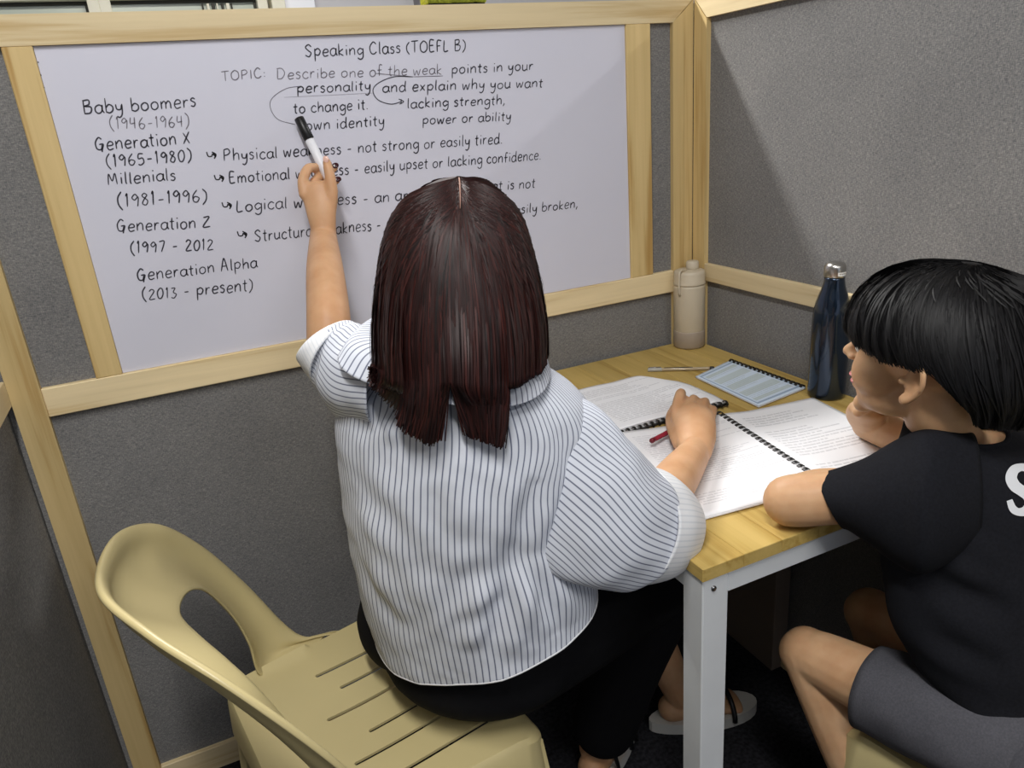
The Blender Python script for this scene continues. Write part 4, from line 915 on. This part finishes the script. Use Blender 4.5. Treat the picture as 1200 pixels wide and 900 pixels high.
PG1 = m_page('workbook_page_left', ink=(168, 170, 178), rows=46., seed=3.); PG2 = m_page('workbook_page_right', rows=30., seed=11.); PG3 = m_page('folded_page', rows=30., seed=23.); BLU = m_page('blue_form_print', base=(206, 220, 236), ink=(150, 162, 172), rows=30., seed=41., blue=True)
Z0 = .7515
def Zp(x, y, dz=0): return PZ(x, y, Z0+dz)
S0, S1_ = Zp(845, 491), None
FL, NL = Zp(717, 512), Zp(818, 611); S1_ = S0+(NL-FL)*.99+V((.012, 0, 0)); S1_ = V((-.322, -.735, Z0)); FR = Zp(952, 468); NR = FR+(S1_-S0)
wk = empty('workbook', S0); tag(wk, 'open comb-bound workbook spread flat between the woman and the boy', 'book')
hump = lambda u, v: .0035+.008*math.exp(-((1-u)/.12)**2)*(1-(1-u)*.0)
for k in range(4):
    sh = V((-.0012*k, -.0010*k, 0)); mt = PG1 if k == 3 else PAPER
    sheet('page', FL+sh*(3-k), S0, S1_, NL+sh*(3-k), mt, wk, lambda u, v, k=k: .0012*k+.006*math.exp(-((1-u)/.2)**2)*(k+1)/4+.004*bump1(u, .0, .25)*bump1(v, .1, .5)*(k+1)/4, edge=lambda u, v: (0, 0))
for k in range(4):
    sh = V((.0012*k, -.0010*k, 0)); mt = PG2 if k == 3 else PAPER
    sheet('page', S0, FR+sh*(3-k), NR+sh*(3-k), S1_, mt, wk, lambda u, v, k=k: .0012*k+.006*math.exp(-(u/.2)**2)*(k+1)/4)
comb(wk, S0+V((.002, .012, .006)), S1_+V((0, 0, .006)), 24, .0078, (S0-S1_).cross(V((0, 0, 1))), width=.0062)
# second comb-bound book behind, its top page folded over
A_, B_ = Zp(722, 510), Zp(856, 474); C_ = Zp(768, 439); D_ = A_+(C_-B_)
A_ = A_+V((-.01, 0, 0))
fb = empty('workbook', A_); tag(fb, 'comb-bound book of white pages folded back, beyond the woman\'s fist', 'book')
for k in range(5):
    sheet('page', A_+V((.002*k, 0, 0)), B_+V((0, 0, 0)), C_+V((-.001*k, -.002*k, 0)), D_+V((.002*k, -.002*k, 0)), PG3 if k == 4 else PAPER, fb,
          lambda u, v, k=k: .0022*k+(.016*max(0, u-.55)/.45*(1-abs(v-.5)*.6)-(.012*max(0, u-.88)/.12))*(k+1)/5 + .003*(k/4)*sin(u*5), edge=lambda u, v: (-.10*max(0, (v-.6)/.4)**2*max(0, (u-.6)/.4)**2*1.5-.02*bump1(v, 0, .12)*max(0, (u-.8)/.2), -.12*max(0, (u-.7)/.3)**2*max(0, (v-.5)/.5)**2))
comb(fb, A_+V((0, -.004, .002)), B_+V((-.010, -.004, .007)), 20, .0076, (A_-B_).cross(V((0, 0, 1))), width=.0044)
# blue form book
bT, bL, bR, bB = Zp(856, 424), Zp(815, 443), Zp(944, 456), Zp(889, 478)
bf_ = empty('notebook', bT); tag(bf_, 'small comb-bound notebook with a pale blue printed form, by the right wall', 'notebook')
for k in range(3): sheet('cover' if k == 2 else 'page', bL, bT, bR, bB, BLU if k == 2 else PAPER, bf_, lambda u, v, k=k: .0014*k+.0008)
comb(bf_, bT+V((-.003, 0, .0035)), bR+V((-.003, 0, .0035)), 17, .0062, (bT-bR).cross(V((0, 0, 1))), width=.0062)

# bottles
def dentf(r, z, a):
    d = math.exp(-((z-.155)/.016)**2)*math.exp(-(((a-radians(252)+pi) % (2*pi)-pi)/.38)**2); return r-.0035*d
NAVY = plain('navy_metallic_enamel', (34, 48, 66), .22, metal=.75, noise=.05, coat=.6)
bp = PZ(968, 463, .7502); nb = empty('water_bottle'); tag(nb, 'dark navy metal bottle with dented side and brushed steel cap, beside the boy\'s face', 'bottle')
lathe('bottle_body', [(.001, .001), (.0325, .001), (.0350, .004), (.0352, .012), (.0352, .150), (.0348, .162), (.0335, .175), (.0305, .190), (.0262, .204), (.0222, .216), (.0196, .226), (.0184, .235), (.0184, .2395), (.001, .2395)], NAVY, nb, 64, (0, 0, 0), dent=dentf).location = (0, 0, 0)
lathe('bottle_cap', [(.001, .2400), (.0190, .2400), (.0196, .242), (.0196, .256), (.0186, .2612), (.0158, .2650), (.0105, .2672), (.001, .2675)], plain('brushed_steel', (190, 188, 184), .28, metal=1), nb, 48)
bm = bmesh.new(); pr_ = None
for i in range(9):
    a = radians(238)+radians(58)*i/8; row = [bm.verts.new((.0199*cos(a), .0199*sin(a), zz)) for zz in (.2435, .2505)]
    if pr_: bm.faces.new((pr_[0], row[0], row[1], pr_[1]))
    pr_ = row
stk = bm_obj('white_sticker', bm, plain('sticker_paper', (236, 236, 232), .6), nb); bm = bmesh.new()
for i in range(6):
    a = radians(246+i*7.5); b2 = a+radians(4)
    bm.faces.new([bm.verts.new((.0201*cos(t), .0201*sin(t), zz)) for t, zz in ((a, .2462), (b2, .2462), (b2, .2482), (a, .2482))])
bm_obj('sticker_print', bm, plain('grey_print', (120, 116, 112), .7), stk)
BEI = plain('beige_matt_enamel', (202, 190, 168), .5, noise=.02); BEI2 = plain('taupe_matt_enamel', (158, 144, 128), .55)
tp = PZ(812.5, 402.5, .7502)+V((0, 0, 0)); tp.x = min(tp.x, -.040); tp.y = min(tp.y, -.040); tb = empty('tumbler'); tag(tb, 'beige insulated tumbler with spout lid and loop strap in the table corner', 'bottle')
lathe('tumbler_body', [(.001, .0), (.0345, .0), (.0365, .003), (.0370, .008), (.0370, .042), (.0365, .043), (.0370, .044), (.0372, .150), (.0368, .156), (.001, .156)], BEI, tb, 64)
lathe('base_sleeve', [(.0366, .002), (.0380, .004), (.0380, .041), (.0366, .043)], BEI2, tb, 64)
lathe('lid_ring', [(.030, .1562), (.0378, .1565), (.0380, .160), (.0368, .1625), (.0368, .182), (.0355, .188), (.030, .1905), (.001, .191)], BEI, tb, 64)
lathe('spout', [(.001, .190), (.0150, .190), (.0155, .194), (.0150, .206), (.0125, .2095), (.001, .210)], BEI, tb, 32, (.012, .004, 0))
pts = [(-.015, -.006, .191), (-.030, -.012, .196), (-.041, -.016, .190), (-.0425, -.0165, .170), (-.0415, -.016, .145), (-.0385, -.0145, .138)]
bm = bmesh.new(); tube_bm(bm, catmull(pts, 5), .0028, 8); bm_obj('loop_strap', bm, BEI, tb, True)
# eraser on top of the partition
LIM = plain('lime_felt', (168, 178, 58), .95, noise=.25, nscale=200)
ec = PY(532, 6, .022); ec.z = H1
er = empty('board_eraser'); tag(er, 'lime green fluffy board eraser on top of the back partition', 'eraser')
box('eraser_base', (-.058, -.020, .0003), (.058, .020, .0026), BLK, er, .0006)
bm = bmesh.new(); bmesh.ops.create_grid(bm, x_segments=30, y_segments=12, size=1)
for v in bm.verts: v.co = V((v.co.x*.060, v.co.y*.022, .034))
r = bmesh.ops.extrude_face_region(bm, geom=list(bm.faces))
for v in [g for g in r['geom'] if isinstance(g, bmesh.types.BMVert)]: v.co.z = .003
for v in bm.verts: v.co += V((random.uniform(-1, 1), random.uniform(-1, 1), random.uniform(-1, 1)*.9))*.0016
for v in bm.verts: v.co.z = max(v.co.z, .0027)
bm_obj('felt_pad', bm, LIM, er, True)

nb.location = bp; tb.location = tp; er.location = (ec.x, .024, H1)
